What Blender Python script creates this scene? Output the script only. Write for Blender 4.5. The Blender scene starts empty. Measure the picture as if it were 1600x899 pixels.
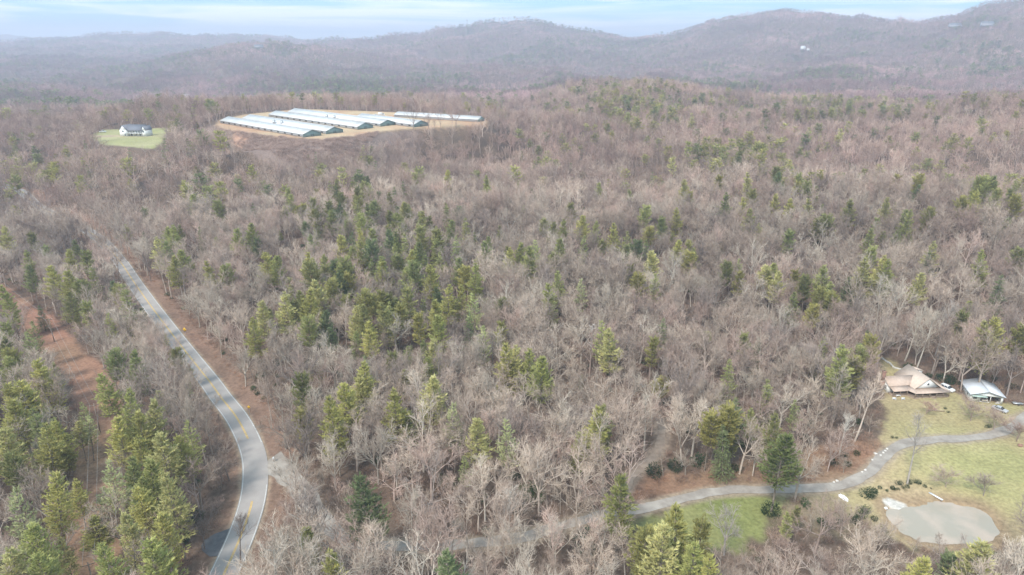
import bpy, bmesh, math, random
import numpy as np
from mathutils import Vector, Matrix

R = math.radians
random.seed(7); rng = np.random.default_rng(7)
scene = bpy.context.scene
COL = scene.collection

# ------------------------------------------------------------------ camera
CAM_H = 118.0
PITCH = R(19.96)
FPX = 1067.0
cam_data = bpy.data.cameras.new("camera")
cam_data.sensor_width = 36.0
cam_data.lens = 36.0 * FPX / 1600.0
cam_data.clip_start = 1.0
cam_data.clip_end = 40000.0
cam = bpy.data.objects.new("camera", cam_data)
cam.location = (0, 0, CAM_H)
cam.rotation_euler = (R(90) - PITCH, 0, 0)
COL.objects.link(cam)
scene.camera = cam

# ------------------------------------------------------------------ sky, sun, exposure
SUN_EL, SUN_AZ = R(50), R(215)          # azimuth clockwise from +Y: behind the camera, to the left
world = bpy.data.worlds.new("World"); scene.world = world
world.use_nodes = True
nt = world.node_tree; nt.nodes.clear()
wo = nt.nodes.new("ShaderNodeOutputWorld")
bg = nt.nodes.new("ShaderNodeBackground"); bg.inputs[1].default_value = 0.12
sky = nt.nodes.new("ShaderNodeTexSky"); sky.sky_type = 'NISHITA'; sky.sun_disc = False
sky.sun_elevation = SUN_EL; sky.sun_rotation = SUN_AZ
sky.air_density = 1.0; sky.dust_density = 1.0; sky.ozone_density = 1.5
tc = nt.nodes.new("ShaderNodeTexCoord")
mp = nt.nodes.new("ShaderNodeMapping"); mp.inputs['Scale'].default_value = (1.6, 1.6, 30.0)
mp.inputs['Rotation'].default_value = (R(1.5), R(-2), 0)
n1 = nt.nodes.new("ShaderNodeTexNoise"); n1.inputs['Scale'].default_value = 2.3
n1.inputs['Detail'].default_value = 7; n1.inputs['Roughness'].default_value = 0.55
n1.inputs['Distortion'].default_value = 0.6
r1 = nt.nodes.new("ShaderNodeValToRGB")
r1.color_ramp.elements[0].position = 0.40; r1.color_ramp.elements[1].position = 0.60
mx = nt.nodes.new("ShaderNodeMix"); mx.data_type = 'RGBA'
base = nt.nodes.new("ShaderNodeMix"); base.data_type = 'RGBA'; base.inputs[0].default_value = 0.75
base.inputs[7].default_value = (1.3, 3.8, 5.3, 1)
mx.inputs[7].default_value = (5.6, 6.1, 6.6, 1)
nt.links.new(tc.outputs['Generated'], mp.inputs[0]); nt.links.new(mp.outputs[0], n1.inputs['Vector'])
nt.links.new(n1.outputs['Fac'], r1.inputs[0]); nt.links.new(r1.outputs[0], mx.inputs[0])
nt.links.new(sky.outputs[0], base.inputs[6]); nt.links.new(base.outputs[2], mx.inputs[6])
nt.links.new(mx.outputs[2], bg.inputs[0]); nt.links.new(bg.outputs[0], wo.inputs[0])

sd = bpy.data.lights.new("sun", 'SUN'); sd.energy = 2.4; sd.angle = R(12); sd.color = (1.0, 0.955, 0.89)
sun = bpy.data.objects.new("sun", sd); COL.objects.link(sun)
_sv = Vector((math.sin(SUN_AZ) * math.cos(SUN_EL), math.cos(SUN_AZ) * math.cos(SUN_EL), math.sin(SUN_EL)))
sun.rotation_euler = _sv.to_track_quat('Z', 'Y').to_euler()

vs = scene.view_settings
vs.view_transform = 'Standard'; vs.look = 'None'; vs.gamma = 1.0; vs.use_curve_mapping = False
EXPOSURE = 0.93
vs.exposure = EXPOSURE
scene.cycles.max_bounces = 5; scene.cycles.diffuse_bounces = 3; scene.cycles.glossy_bounces = 1
scene.cycles.transmission_bounces = 2; scene.cycles.volume_bounces = 1; scene.cycles.transparent_max_bounces = 4
scene.cycles.caustics_reflective = False; scene.cycles.caustics_refractive = False
HAZE = 0.000175

# ------------------------------------------------------------------ helpers
def tag(o, label=None, cat=None, group=None, kind=None):
    if label: o["label"] = label
    if cat: o["category"] = cat
    if group: o["group"] = group
    if kind: o["kind"] = kind
    return o

def mesh_np(name, V, F, mats=(), mi=None, smooth=False):
    """V list/array of verts, F list of index tuples"""
    me = bpy.data.meshes.new(name)
    V = np.asarray(V, dtype=np.float32).reshape(-1, 3)
    me.vertices.add(len(V)); me.vertices.foreach_set("co", V.ravel())
    if len(F):
        if isinstance(F, np.ndarray):
            k = F.shape[1]; tot = np.full(len(F), k, np.int32); flat = F.astype(np.int32).ravel()
        else:
            tot = np.array([len(f) for f in F], np.int32)
            flat = np.fromiter((i for f in F for i in f), np.int32)
        me.loops.add(len(flat)); me.loops.foreach_set("vertex_index", flat)
        me.polygons.add(len(tot))
        st = np.concatenate(([0], np.cumsum(tot)[:-1])).astype(np.int32)
        me.polygons.foreach_set("loop_start", st); me.polygons.foreach_set("loop_total", tot)
        if mi is not None: me.polygons.foreach_set("material_index", np.asarray(mi, np.int32))
        if smooth: me.polygons.foreach_set("use_smooth", np.ones(len(tot), bool))
    for m in mats: me.materials.append(m)
    me.update(calc_edges=True); me.validate()
    return me

class MB:
    def __init__(s): s.v = []; s.f = []
    def add(s, vs, fs):
        b = len(s.v); s.v += [tuple(v) for v in vs]; s.f += [tuple(i + b for i in f) for f in fs]; return s
    def box(s, x0, x1, y0, y1, z0, z1, rz=0, c=None):
        vs = [(x, y, z) for z in (z0, z1) for y in (y0, y1) for x in (x0, x1)]
        if rz:
            cx, cy = c if c else ((x0 + x1) / 2, (y0 + y1) / 2); ca, sa = math.cos(rz), math.sin(rz)
            vs = [(cx + (x - cx) * ca - (y - cy) * sa, cy + (x - cx) * sa + (y - cy) * ca, z) for x, y, z in vs]
        return s.add(vs, [(0, 2, 3, 1), (4, 5, 7, 6), (0, 1, 5, 4), (2, 6, 7, 3), (0, 4, 6, 2), (1, 3, 7, 5)])
    def poly_prism(s, pts, z0, z1):
        n = len(pts); vs = [(x, y, z0) for x, y in pts] + [(x, y, z1) for x, y in pts]
        return s.add(vs, [tuple(range(n))[::-1], tuple(range(n, 2 * n))] + [(i, (i + 1) % n, n + (i + 1) % n, n + i) for i in range(n)])
    def prism_x(s, yz, x0, x1):       # profile in the y-z plane swept along x
        n = len(yz); vs = [(x0, y, z) for y, z in yz] + [(x1, y, z) for y, z in yz]
        return s.add(vs, [tuple(range(n)), tuple(range(n, 2 * n))[::-1]] + [(i, n + i, n + (i + 1) % n, (i + 1) % n) for i in range(n)])
    def prism_y(s, xz, y0, y1):
        n = len(xz); vs = [(x, y0, z) for x, z in xz] + [(x, y1, z) for x, z in xz]
        return s.add(vs, [tuple(range(n)), tuple(range(n, 2 * n))[::-1]] + [(i, n + i, n + (i + 1) % n, (i + 1) % n) for i in range(n)])
    def slab(s, quad, t):             # a sloping sheet with thickness t below it
        n = len(quad); vs = list(quad) + [(x, y, z - t) for x, y, z in quad]
        return s.add(vs, [tuple(range(n)), tuple(range(n, 2 * n))[::-1]] + [(i, n + i, n + (i + 1) % n, (i + 1) % n) for i in range(n)])
    def tube(s, p0, p1, r0, r1, n=8, cap=True):
        p0 = Vector(p0); p1 = Vector(p1); d = (p1 - p0)
        if d.length < 1e-6: return s
        d.normalize(); a = d.orthogonal().normalized(); b = d.cross(a)
        vs = []
        for p, r in ((p0, r0), (p1, r1)):
            for i in range(n):
                t = 2 * math.pi * i / n; vs.append(p + a * (r * math.cos(t)) + b * (r * math.sin(t)))
        fs = [(i, (i + 1) % n, n + (i + 1) % n, n + i) for i in range(n)]
        if cap: fs += [tuple(range(n))[::-1], tuple(range(n, 2 * n))]
        return s.add(vs, fs)
    def build(s, name, mat, parent=None, smooth=False, loc=None, bevel=0):
        me = mesh_np(name, s.v, s.f, [mat] if mat else [], smooth=smooth)
        bm = bmesh.new(); bm.from_mesh(me); bmesh.ops.recalc_face_normals(bm, faces=bm.faces)
        if bevel: bmesh.ops.bevel(bm, geom=bm.edges[:], offset=bevel, segments=2, affect='EDGES', profile=0.6, clamp_overlap=True)
        bm.to_mesh(me); bm.free()
        o = bpy.data.objects.new(name, me); COL.objects.link(o)
        if parent: o.parent = parent
        if loc is not None: o.location = loc
        return o

def empty(name, loc, rz=0):
    o = bpy.data.objects.new(name, None); COL.objects.link(o)
    o.location = loc; o.rotation_euler = (0, 0, rz); o.empty_display_size = 1
    return o

def copy_tree(o, parent=None):
    c = o.copy(); COL.objects.link(c)
    if parent is not None: c.parent = parent
    for ch in list(o.children): copy_tree(ch, c)
    return c

# ------------------------------------------------------------------ materials
def mat_new(name):
    m = bpy.data.materials.new(name); m.use_nodes = True
    t = m.node_tree; b = t.nodes.get("Principled BSDF")
    if b is None:
        t.nodes.clear(); b = t.nodes.new("ShaderNodeBsdfPrincipled"); o = t.nodes.new("ShaderNodeOutputMaterial")
        t.links.new(b.outputs[0], o.inputs[0])
    return m, t, b

def mat(name, col, rough=0.8, metal=0.0, var=0.12, scale=3.0, stripes=None, bump=0.0, spec=0.3):
    """plain painted / weathered surface: a colour with procedural unevenness, optional ribs along local x or y"""
    m, t, b = mat_new(name)
    tcn = t.nodes.new("ShaderNodeTexCoord")
    n = t.nodes.new("ShaderNodeTexNoise"); n.inputs['Scale'].default_value = scale; n.inputs['Detail'].default_value = 6
    mr = t.nodes.new("ShaderNodeMapRange"); mr.inputs[1].default_value = 0.3; mr.inputs[2].default_value = 0.7
    mr.inputs[3].default_value = 1 - var; mr.inputs[4].default_value = 1 + var
    t.links.new(tcn.outputs['Object'], n.inputs['Vector']); t.links.new(n.outputs['Fac'], mr.inputs[0])
    v = t.nodes.new("ShaderNodeVectorMath"); v.operation = 'SCALE'; v.inputs[0].default_value = col[:3]
    t.links.new(mr.outputs[0], v.inputs['Scale'])
    out = v.outputs[0]
    if stripes:
        w = t.nodes.new("ShaderNodeTexWave"); w.bands_direction = stripes[0]; w.inputs['Scale'].default_value = stripes[1]
        w.inputs['Distortion'].default_value = 0.0
        t.links.new(tcn.outputs['Object'], w.inputs['Vector'])
        m2 = t.nodes.new("ShaderNodeMapRange"); m2.inputs[3].default_value = 1 - stripes[2]; m2.inputs[4].default_value = 1.0
        t.links.new(w.outputs['Fac'], m2.inputs[0])
        v2 = t.nodes.new("ShaderNodeVectorMath"); v2.operation = 'SCALE'
        t.links.new(out, v2.inputs[0]); t.links.new(m2.outputs[0], v2.inputs['Scale']); out = v2.outputs[0]
    t.links.new(out, b.inputs['Base Color'])
    b.inputs['Roughness'].default_value = rough; b.inputs['Metallic'].default_value = metal
    if 'Specular IOR Level' in b.inputs: b.inputs['Specular IOR Level'].default_value = spec
    if bump:
        bp = t.nodes.new("ShaderNodeBump"); bp.inputs['Strength'].default_value = bump; bp.inputs['Distance'].default_value = 0.2
        t.links.new(n.outputs['Fac'], bp.inputs['Height']); t.links.new(bp.outputs[0], b.inputs['Normal'])
    return m

def mat_tint(name, gain, var, scale, translucent=0.0, rough=0.9):
    """bark, twigs and needles: colour of the individual tree (its tint) times small procedural variation"""
    m, t, b = mat_new(name)
    a = t.nodes.new("ShaderNodeAttribute"); a.attribute_type = 'INSTANCER'; a.attribute_name = "tint"
    geo = t.nodes.new("ShaderNodeTexCoord")
    n = t.nodes.new("ShaderNodeTexNoise"); n.inputs['Scale'].default_value = scale; n.inputs['Detail'].default_value = 3
    t.links.new(geo.outputs['Object'], n.inputs['Vector'])
    mr = t.nodes.new("ShaderNodeMapRange"); mr.inputs[1].default_value = 0.3; mr.inputs[2].default_value = 0.7
    mr.inputs[3].default_value = 1 - var; mr.inputs[4].default_value = 1 + var
    t.links.new(n.outputs['Fac'], mr.inputs[0])
    g = t.nodes.new("ShaderNodeVectorMath"); g.operation = 'MULTIPLY'; g.inputs[1].default_value = gain
    t.links.new(a.outputs['Color'], g.inputs[0])
    v = t.nodes.new("ShaderNodeVectorMath"); v.operation = 'SCALE'
    t.links.new(g.outputs[0], v.inputs[0]); t.links.new(mr.outputs[0], v.inputs['Scale'])
    df = t.nodes.new("ShaderNodeBsdfDiffuse"); t.links.new(v.outputs[0], df.inputs[0])
    out = t.nodes.get("Material Output") or [x for x in t.nodes if x.type == 'OUTPUT_MATERIAL'][0]
    t.nodes.remove(b)
    if translucent:
        tr = t.nodes.new("ShaderNodeBsdfTranslucent"); t.links.new(v.outputs[0], tr.inputs[0])
        ms = t.nodes.new("ShaderNodeMixShader"); ms.inputs[0].default_value = translucent
        t.links.new(df.outputs[0], ms.inputs[1]); t.links.new(tr.outputs[0], ms.inputs[2]); t.links.new(ms.outputs[0], out.inputs[0])
    else:
        t.links.new(df.outputs[0], out.inputs[0])
    return m

M = {}
M['bark'] = mat_tint("bark", (1.02, 1.02, 1.02), 0.2, 1.2)
M['twig'] = mat_tint("twig", (1.02, 0.97, 0.93), 0.18, 0.35)
M['pine_bark'] = mat("pine_bark", (0.25, 0.205, 0.165), 0.95, var=0.3, scale=2)
M['needle'] = mat_tint("needle", (1, 1, 1), 0.30, 0.45, translucent=0.30)
M['leaf'] = mat_tint("broad_leaf", (1, 1, 1), 0.35, 1.2, translucent=0.2)
M['white_wall'] = mat("white_wall", (0.78, 0.78, 0.76), 0.6, var=0.05, stripes=('Z', 3.0, 0.12))
M['white_paint'] = mat("white_paint", (0.8, 0.8, 0.79), 0.5, var=0.05)
M['white_roof'] = mat("white_metal_roof", (0.64, 0.62, 0.60), 0.5, var=0.09, scale=0.15, stripes=('X', 0.35, 0.10))
M['barn_roof'] = mat("barn_roof", (0.58, 0.59, 0.62), 0.75, var=0.06, scale=0.6)
M['tan_roof'] = mat("tan_roof", (0.55, 0.42, 0.34), 0.7, var=0.10, scale=1.2, stripes=('X', 1.2, 0.12))
M['tan_roof_y'] = mat("tan_roof_pale", (0.62, 0.49, 0.40), 0.7, var=0.08, scale=1.2, stripes=('Y', 1.2, 0.12))
M['log'] = mat("log_wall", (0.36, 0.27, 0.20), 0.85, var=0.2, stripes=('Z', 2.5, 0.4))
M['deck'] = mat("deck_wood", (0.33, 0.25, 0.19), 0.85, var=0.2)
M['brick'] = mat("brick", (0.30, 0.17, 0.13), 0.9, var=0.25, scale=6)
M['glass'] = mat("window_glass", (0.05, 0.06, 0.07), 0.15, var=0.1, spec=0.6)
M['dark'] = mat("dark_interior", (0.05, 0.045, 0.04), 0.9)
M['green_wall'] = mat("green_end_wall", (0.17, 0.24, 0.23), 0.8, var=0.12)
M['dark_roof'] = mat("shingle_roof", (0.17, 0.175, 0.20), 0.85, var=0.12)
M['grey_metal'] = mat("galvanised_metal", (0.48, 0.49, 0.5), 0.4, metal=0.4, var=0.1)
M['concrete'] = mat("concrete", (0.60, 0.57, 0.52), 0.85, var=0.12)
M['stone'] = mat("pale_stone", (0.62, 0.58, 0.53), 0.9, var=0.15)
M['tyre'] = mat("tyre_rubber", (0.03, 0.03, 0.03), 0.9)
M['car_white'] = mat("white_car_paint", (0.78, 0.78, 0.78), 0.25, var=0.02, spec=0.6)
M['car_silver'] = mat("silver_car_paint", (0.45, 0.46, 0.47), 0.25, var=0.02, spec=0.6)
M['car_grey'] = mat("tan_car_paint", (0.42, 0.36, 0.30), 0.3, var=0.02, spec=0.6)
M['lamp'] = mat("lamp_glass", (0.6, 0.6, 0.58), 0.2)
M['red_lamp'] = mat("red_lamp_glass", (0.4, 0.03, 0.02), 0.2)
M['sign_yellow'] = mat("sign_yellow", (0.80, 0.47, 0.03), 0.5, var=0.03)
M['black'] = mat("black_paint", (0.02, 0.02, 0.02), 0.6)
M['pole'] = mat("weathered_pole", (0.26, 0.21, 0.17), 0.9, var=0.2)
M['wire'] = mat("cable", (0.35, 0.33, 0.31), 0.5)
M['snow_white'] = mat("white_tarp", (0.80, 0.80, 0.80), 0.6, var=0.05)
M['mulch'] = mat("mulch", (0.2, 0.13, 0.1), 0.95, var=0.2)

# ------------------------------------------------------------------ projection
cp, sp = math.cos(PITCH), math.sin(PITCH)
def project(x, y, z):
    zz = z - CAM_H
    dep = y * cp - zz * sp; up = y * sp + zz * cp
    dep = np.maximum(dep, 1e-3)
    return 800 + FPX * x / dep, 449.5 - FPX * up / dep, dep
def ray(px, py):
    u = (px - 800) / FPX; v = (449.5 - py) / FPX
    return np.array([u, cp + v * sp, -sp + v * cp])
def elev_tan(px, py):
    r = ray(px, py); return r[2] / math.hypot(r[0], r[1])

# ------------------------------------------------------------------ value noise
_perm = rng.random((256, 256))
def vnoise(x, y):
    xi = np.floor(x).astype(np.int64); yi = np.floor(y).astype(np.int64)
    fx = x - xi; fy = y - yi; fx = fx * fx * (3 - 2 * fx); fy = fy * fy * (3 - 2 * fy)
    a = _perm[xi & 255, yi & 255]; b = _perm[(xi + 1) & 255, yi & 255]
    c = _perm[xi & 255, (yi + 1) & 255]; d = _perm[(xi + 1) & 255, (yi + 1) & 255]
    return (a * (1 - fx) + b * fx) * (1 - fy) + (c * (1 - fx) + d * fx) * fy
def fbm(x, y, o=4):
    s = 0; a = 0.5; t = 0
    for i in range(o):
        s = s + a * vnoise(x + 17.3 * i, y - 9.1 * i); t += a; a *= 0.5; x = x * 2.03; y = y * 2.03
    return s / t
def sstep(a, b, x):
    t = np.clip((x - a) / (b - a), 0, 1); return t * t * (3 - 2 * t)

# ------------------------------------------------------------------ terrain height
T = 18.0     # mean canopy height
KN = {  # horizon pixel column: knots (distance, 'z' ground height | 'y' photo row its canopy reaches)
 0:    [(0,'z',0),(420,'z',0),(600,'z',5),(850,'y',225),(1300,'y',160),(1700,'z',-20),(2900,'y',128),(3800,'y',104),(4700,'y',84),(5300,'z',40),(7200,'y',62),(8500,'z',-20),(11500,'z',95),(15000,'z',20)],
 200:  [(0,'z',0),(400,'z',0),(520,'z',12),(590,'z',25),(640,'z',36),(720,'z',36),(850,'z',22),(1200,'y',163),(1600,'z',-20),(2600,'y',140),(3400,'y',104),(4200,'z',0),(5000,'z',40),(7200,'y',52),(8500,'z',-20),(11500,'z',120),(15000,'z',20)],
 400:  [(0,'z',0),(380,'z',3),(480,'z',12),(555,'z',22),(600,'z',37),(620,'z',38),(840,'z',38),(950,'z',28),(1400,'z',-12),(2200,'y',134),(3400,'y',67),(4200,'z',60),(5200,'z',40),(7200,'y',55),(8500,'z',-20),(11500,'z',60),(15000,'z',20)],
 600:  [(0,'z',0),(330,'z',3),(500,'z',14),(610,'z',30),(660,'z',38),(900,'z',37),(1000,'z',24),(1450,'z',-12),(2400,'y',128),(3400,'y',90),(5000,'y',58),(6500,'z',60),(8500,'z',-20),(11500,'z',60),(15000,'z',20)],
 800:  [(0,'z',0),(300,'z',2),(450,'z',8),(700,'z',20),(980,'y',184),(1250,'z',-5),(1700,'z',-15),(2500,'y',126),(3400,'y',92),(5000,'y',29),(6500,'z',60),(8500,'z',-20),(11500,'z',60),(15000,'z',20)],
 1000: [(0,'z',0),(290,'z',1),(450,'z',6),(600,'z',12),(800,'y',192),(1000,'y',146),(1180,'y',119),(1500,'z',0),(1800,'z',-10),(2500,'y',128),(3400,'y',98),(4800,'y',58),(6500,'z',30),(8500,'z',-20),(11500,'z',85),(15000,'z',20)],
 1200: [(0,'z',0),(275,'z',0),(330,'z',7),(440,'z',14),(600,'z',20),(850,'y',190),(1100,'y',145),(1350,'z',0),(1700,'z',-5),(2300,'y',130),(3000,'y',100),(3700,'y',55),(4500,'y',9),(6000,'z',60),(8500,'z',0),(15000,'z',20)],
 1400: [(0,'z',0),(268,'z',0),(330,'z',11),(430,'z',20),(600,'z',24),(820,'y',200),(1040,'y',173),(1300,'z',0),(1600,'z',0),(2200,'y',130),(2800,'y',95),(4000,'y',32),(6000,'z',60),(8500,'z',0),(15000,'z',20)],
 1600: [(0,'z',0),(285,'z',0),(340,'z',11),(430,'z',24),(600,'z',28),(780,'y',195),(980,'y',162),(1250,'z',10),(1550,'z',10),(2100,'y',122),(2700,'y',80),(3900,'y',-9),(5500,'z',60),(8500,'z',0),(15000,'z',20)],
}
DG = np.concatenate([np.arange(0, 1000, 5.0), np.arange(1000, 8000, 20.0), np.arange(8000, 16001, 100.0)])
cols = sorted(KN); caz = [math.atan((c - 800) / 1135.0) for c in cols]
prof = []
for c in cols:
    ds, zs = [], []
    for d, k, v in KN[c]:
        ds.append(d); zs.append(v if k == 'z' else CAM_H + d * elev_tan(c, v) - T)
    # smooth (monotone-ish) interpolation
    z = np.interp(DG, ds, zs)
    prof.append(z)
prof = np.array(prof)
AZG = np.linspace(R(-70), R(70), 281)
tab = np.zeros((len(AZG), len(DG)))
ca_ = np.array(caz)
for i, a in enumerate(AZG):
    a = min(max(a, ca_[0]), ca_[-1]); j = min(max(np.searchsorted(ca_, a) - 1, 0), len(ca_) - 2)
    t = (a - ca_[j]) / (ca_[j + 1] - ca_[j]); t = t * t * (3 - 2 * t) * 0.6 + t * 0.4
    tab[i] = prof[j] * (1 - t) + prof[j + 1] * t
k = np.array([1, 2, 3, 4, 3, 2, 1.]); k /= k.sum()
for _ in range(2):
    p_ = np.pad(tab, ((0, 0), (3, 3)), 'edge'); tab = sum(k[i] * p_[:, i:i + tab.shape[1]] for i in range(7))
    p_ = np.pad(tab, ((3, 3), (0, 0)), 'edge'); tab = sum(k[i] * p_[i:i + tab.shape[0], :] for i in range(7))

def hbase(x, y):
    x = np.asarray(x, float); y = np.asarray(y, float)
    d = np.hypot(x, y); a = np.arctan2(x, y)
    ai = np.clip((a - AZG[0]) / (AZG[1] - AZG[0]), 0, len(AZG) - 1.001)
    di = np.interp(d, DG, np.arange(len(DG))); di = np.clip(di, 0, len(DG) - 1.001)
    a0 = ai.astype(int); d0 = di.astype(int); fa = ai - a0; fd = di - d0
    z = (tab[a0, d0] * (1 - fa) + tab[a0 + 1, d0] * fa) * (1 - fd) + (tab[a0, d0 + 1] * (1 - fa) + tab[a0 + 1, d0 + 1] * fa) * fd
    n1 = fbm(x / 130., y / 130. + 50, 4) - 0.5
    n2 = fbm(x / 420. + 31, y / 420., 4) - 0.5
    rid = 1 - np.abs(2 * fbm(x / 330. + 3, y / 330. + 8, 3) - 1) * 2.2
    z = z + n1 * (18 * sstep(300, 560, d) + 14 * sstep(620, 850, d)) + n2 * 65 * sstep(1500, 2800, d) + (rid - 0.6) * 48 * sstep(1300, 2200, d) * (1 - .5 * sstep(5500, 8000, d))
    z = z + (rid - .6) * 22 * sstep(430, 620, d) * (1 - sstep(1250, 1500, d))
    z = z + n1 * 2.0 * sstep(150, 300, d) * 0.4
    z = z + (fbm(x / 1500. + 5, y / 1500., 4) - 0.45) * 300 * sstep(8500, 11000, d)
    return z

def unproj(px, py, hf, lift=0.0, t0=60., t1=5000.):
    r = ray(px, py); n = math.hypot(r[0], r[1])
    t = np.concatenate([np.arange(t0, 1200, 1.0), np.arange(1200, t1, 6.0)]) / n
    zz = CAM_H + t * r[2]; g = hf(t * r[0], t * r[1]) + lift
    hit = np.nonzero(zz <= g)[0]
    i = hit[0] if len(hit) else len(t) - 1
    if i > 0:
        a = zz[i - 1] - g[i - 1]; b = g[i] - zz[i]; s = a / (a + b) if (a + b) > 1e-9 else 0
        tt = t[i - 1] + (t[i] - t[i - 1]) * s
    else: tt = t[i]
    return np.array([tt * r[0], tt * r[1]])
def onplane(px, py, z):
    r = ray(px, py); t = (z - CAM_H) / r[2]; return np.array([t * r[0], t * r[1]])

def catmull(P, step=2.0):
    P = np.array(P, float); out = []
    Q = np.vstack([2 * P[0] - P[1], P, 2 * P[-1] - P[-2]])
    for i in range(1, len(Q) - 2):
        n = max(2, int(np.linalg.norm(Q[i + 1][:2] - Q[i][:2]) / step))
        for k in range(n):
            t = k / n
            out.append(0.5 * ((2 * Q[i]) + (-Q[i - 1] + Q[i + 1]) * t + (2 * Q[i - 1] - 5 * Q[i] + 4 * Q[i + 1] - Q[i + 2]) * t * t + (-Q[i - 1] + 3 * Q[i] - 3 * Q[i + 1] + Q[i + 2]) * t ** 3))
    out.append(Q[-2]); return np.array(out)

def path_from_px(px, hf, smooth=25, zoff=0):
    P = np.array([unproj(a, b, hf) for a, b in px]); P = catmull(P)
    # arc smoothing of the line itself, then of its height
    for _ in range(3):
        P[1:-1] = 0.25 * P[:-2] + 0.5 * P[1:-1] + 0.25 * P[2:]
    z = hf(P[:, 0], P[:, 1]); kk = np.ones(smooth) / smooth
    z = np.convolve(np.pad(z, smooth // 2, 'edge'), kk, 'valid')[:len(P)]
    return np.column_stack([P, z + zoff])

ROAD_PX = [(330, 945), (350, 899), (372, 850), (390, 800), (398, 760), (398, 720), (393, 700), (385, 680), (368, 650), (344, 620), (330, 600), (298, 560), (267, 520), (237, 480), (208, 440), (185, 405), (152, 372), (100, 340), (50, 314), (0, 288), (-60, 262), (-140, 235)]
DRIVE_PX = [(414, 722), (436, 728), (462, 755), (488, 792), (515, 828), (548, 848), (600, 854), (680, 853), (760, 848), (820, 838), (870, 825), (930, 808), (990, 797), (1050, 783), (1110, 770), (1165, 766), (1240, 765), (1300, 761), (1340, 750), (1363, 734), (1382, 711), (1408, 695), (1450, 688), (1500, 686), (1550, 680), (1582, 668), (1608, 650), (1660, 630)]
TRAIL_PX = [(962, 800), (975, 765), (990, 742), (1012, 724), (1029, 703), (1035, 680), (1032, 660), (1022, 640), (1018, 615)]
CORR_PX = [(-30, 440), (5, 468), (40, 490), (72, 518), (98, 550), (132, 580), (152, 612), (157, 680), (150, 740), (146, 790), (152, 850), (155, 905), (150, 960)]
road = path_from_px(ROAD_PX, hbase, 41); drive = path_from_px(DRIVE_PX, hbase, 31); trail = path_from_px(TRAIL_PX, hbase, 21)
corr = path_from_px(CORR_PX, hbase, 21)
# the drive meets the road at the road's own level
i0 = np.argmin(np.hypot(road[:, 0] - drive[0, 0], road[:, 1] - drive[0, 1]))
w_ = np.exp(-np.arange(len(drive)) / 8.0); drive[:, 2] = drive[:, 2] * (1 - w_) + road[i0, 2] * w_
i1 = np.argmin(np.hypot(drive[:, 0] - trail[0, 0], drive[:, 1] - trail[0, 1]))
w_ = np.exp(-np.arange(len(trail)) / 8.0); trail[:, 2] = trail[:, 2] * (1 - w_) + drive[i1, 2] * w_

def near_path(x, y, P, rmax):
    """distance to polyline, height at nearest, signed side (+ = right of travel)"""
    x = np.asarray(x, float).ravel(); y = np.asarray(y, float).ravel()
    D = np.full(x.shape, 1e9); Z = np.zeros(x.shape); S = np.zeros(x.shape)
    m = (x > P[:, 0].min() - rmax) & (x < P[:, 0].max() + rmax) & (y > P[:, 1].min() - rmax) & (y < P[:, 1].max() + rmax)
    idx = np.nonzero(m)[0]
    A = P[:-1]; B = P[1:]; AB = B[:, :2] - A[:, :2]; L2 = (AB ** 2).sum(1) + 1e-12
    for c in range(0, len(idx), 20000):
        j = idx[c:c + 20000]; dx = x[j][:, None] - A[:, 0]; dy = y[j][:, None] - A[:, 1]
        t = np.clip((dx * AB[:, 0] + dy * AB[:, 1]) / L2, 0, 1)
        ex = dx - t * AB[:, 0]; ey = dy - t * AB[:, 1]; dd = ex * ex + ey * ey
        b = dd.argmin(1); r = np.arange(len(j))
        D[j] = np.sqrt(dd[r, b]); Z[j] = A[b, 2] + (B[b, 2] - A[b, 2]) * t[r, b]
        S[j] = np.sign(AB[b, 1] * ex[r, b] - AB[b, 0] * ey[r, b])
    return D, Z, S

def pip(x, y, poly):
    x = np.asarray(x, float); y = np.asarray(y, float); inside = np.zeros(x.shape, bool); n = len(poly); j = n - 1
    for i in range(n):
        xi, yi = poly[i]; xj, yj = poly[j]
        c = ((yi > y) != (yj > y)) & (x < (xj - xi) * (y - yi) / (yj - yi + 1e-12) + xi)
        inside ^= c; j = i
    return inside
def sdist(x, y, poly, rmax=60):
    P = np.array(list(poly) + [poly[0]]); P = np.column_stack([P, np.zeros(len(P))])
    D, _, _ = near_path(x, y, P, rmax); ins = pip(np.ravel(x), np.ravel(y), poly)
    return np.where(ins, -D, D)

def world_poly(px, z=None): return [tuple(unproj(a, b, hbase) if z is None else onplane(a, b, z)) for a, b in px]
POND_Z = -0.8
POND = [tuple(p) for p in catmull(world_poly([(1385, 799), (1389, 789), (1398, 786), (1412, 788), (1433, 790), (1459, 786), (1490, 787), (1512, 790), (1530, 796), (1548, 809), (1558, 824), (1556, 840), (1535, 850), (1490, 851), (1440, 847), (1412, 834), (1395, 818), (1385, 799)], POND_Z), 1.5)[:, :2]]
SAND = onplane(1399, 790, POND_Z)
LAWN = world_poly([(1372, 560), (1392, 562), (1412, 580), (1440, 592), (1475, 604), (1520, 628), (1575, 632), (1640, 640), (1800, 700), (1800, 860), (1640, 852), (1575, 850), (1500, 862), (1420, 855), (1380, 830), (1335, 800), (1300, 775), (1335, 762), (1368, 738), (1388, 706), (1376, 690), (1384, 640), (1378, 600)])
GREEN = world_poly([(985, 818), (1040, 796), (1100, 780), (1170, 772), (1225, 772), (1225, 790), (1205, 812), (1190, 842), (1160, 860), (1110, 858), (1050, 850), (1000, 845)])
CLEAR2 = world_poly([(1225, 775), (1330, 770), (1380, 830), (1350, 850), (1290, 830), (1235, 822), (1215, 800)])
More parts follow.
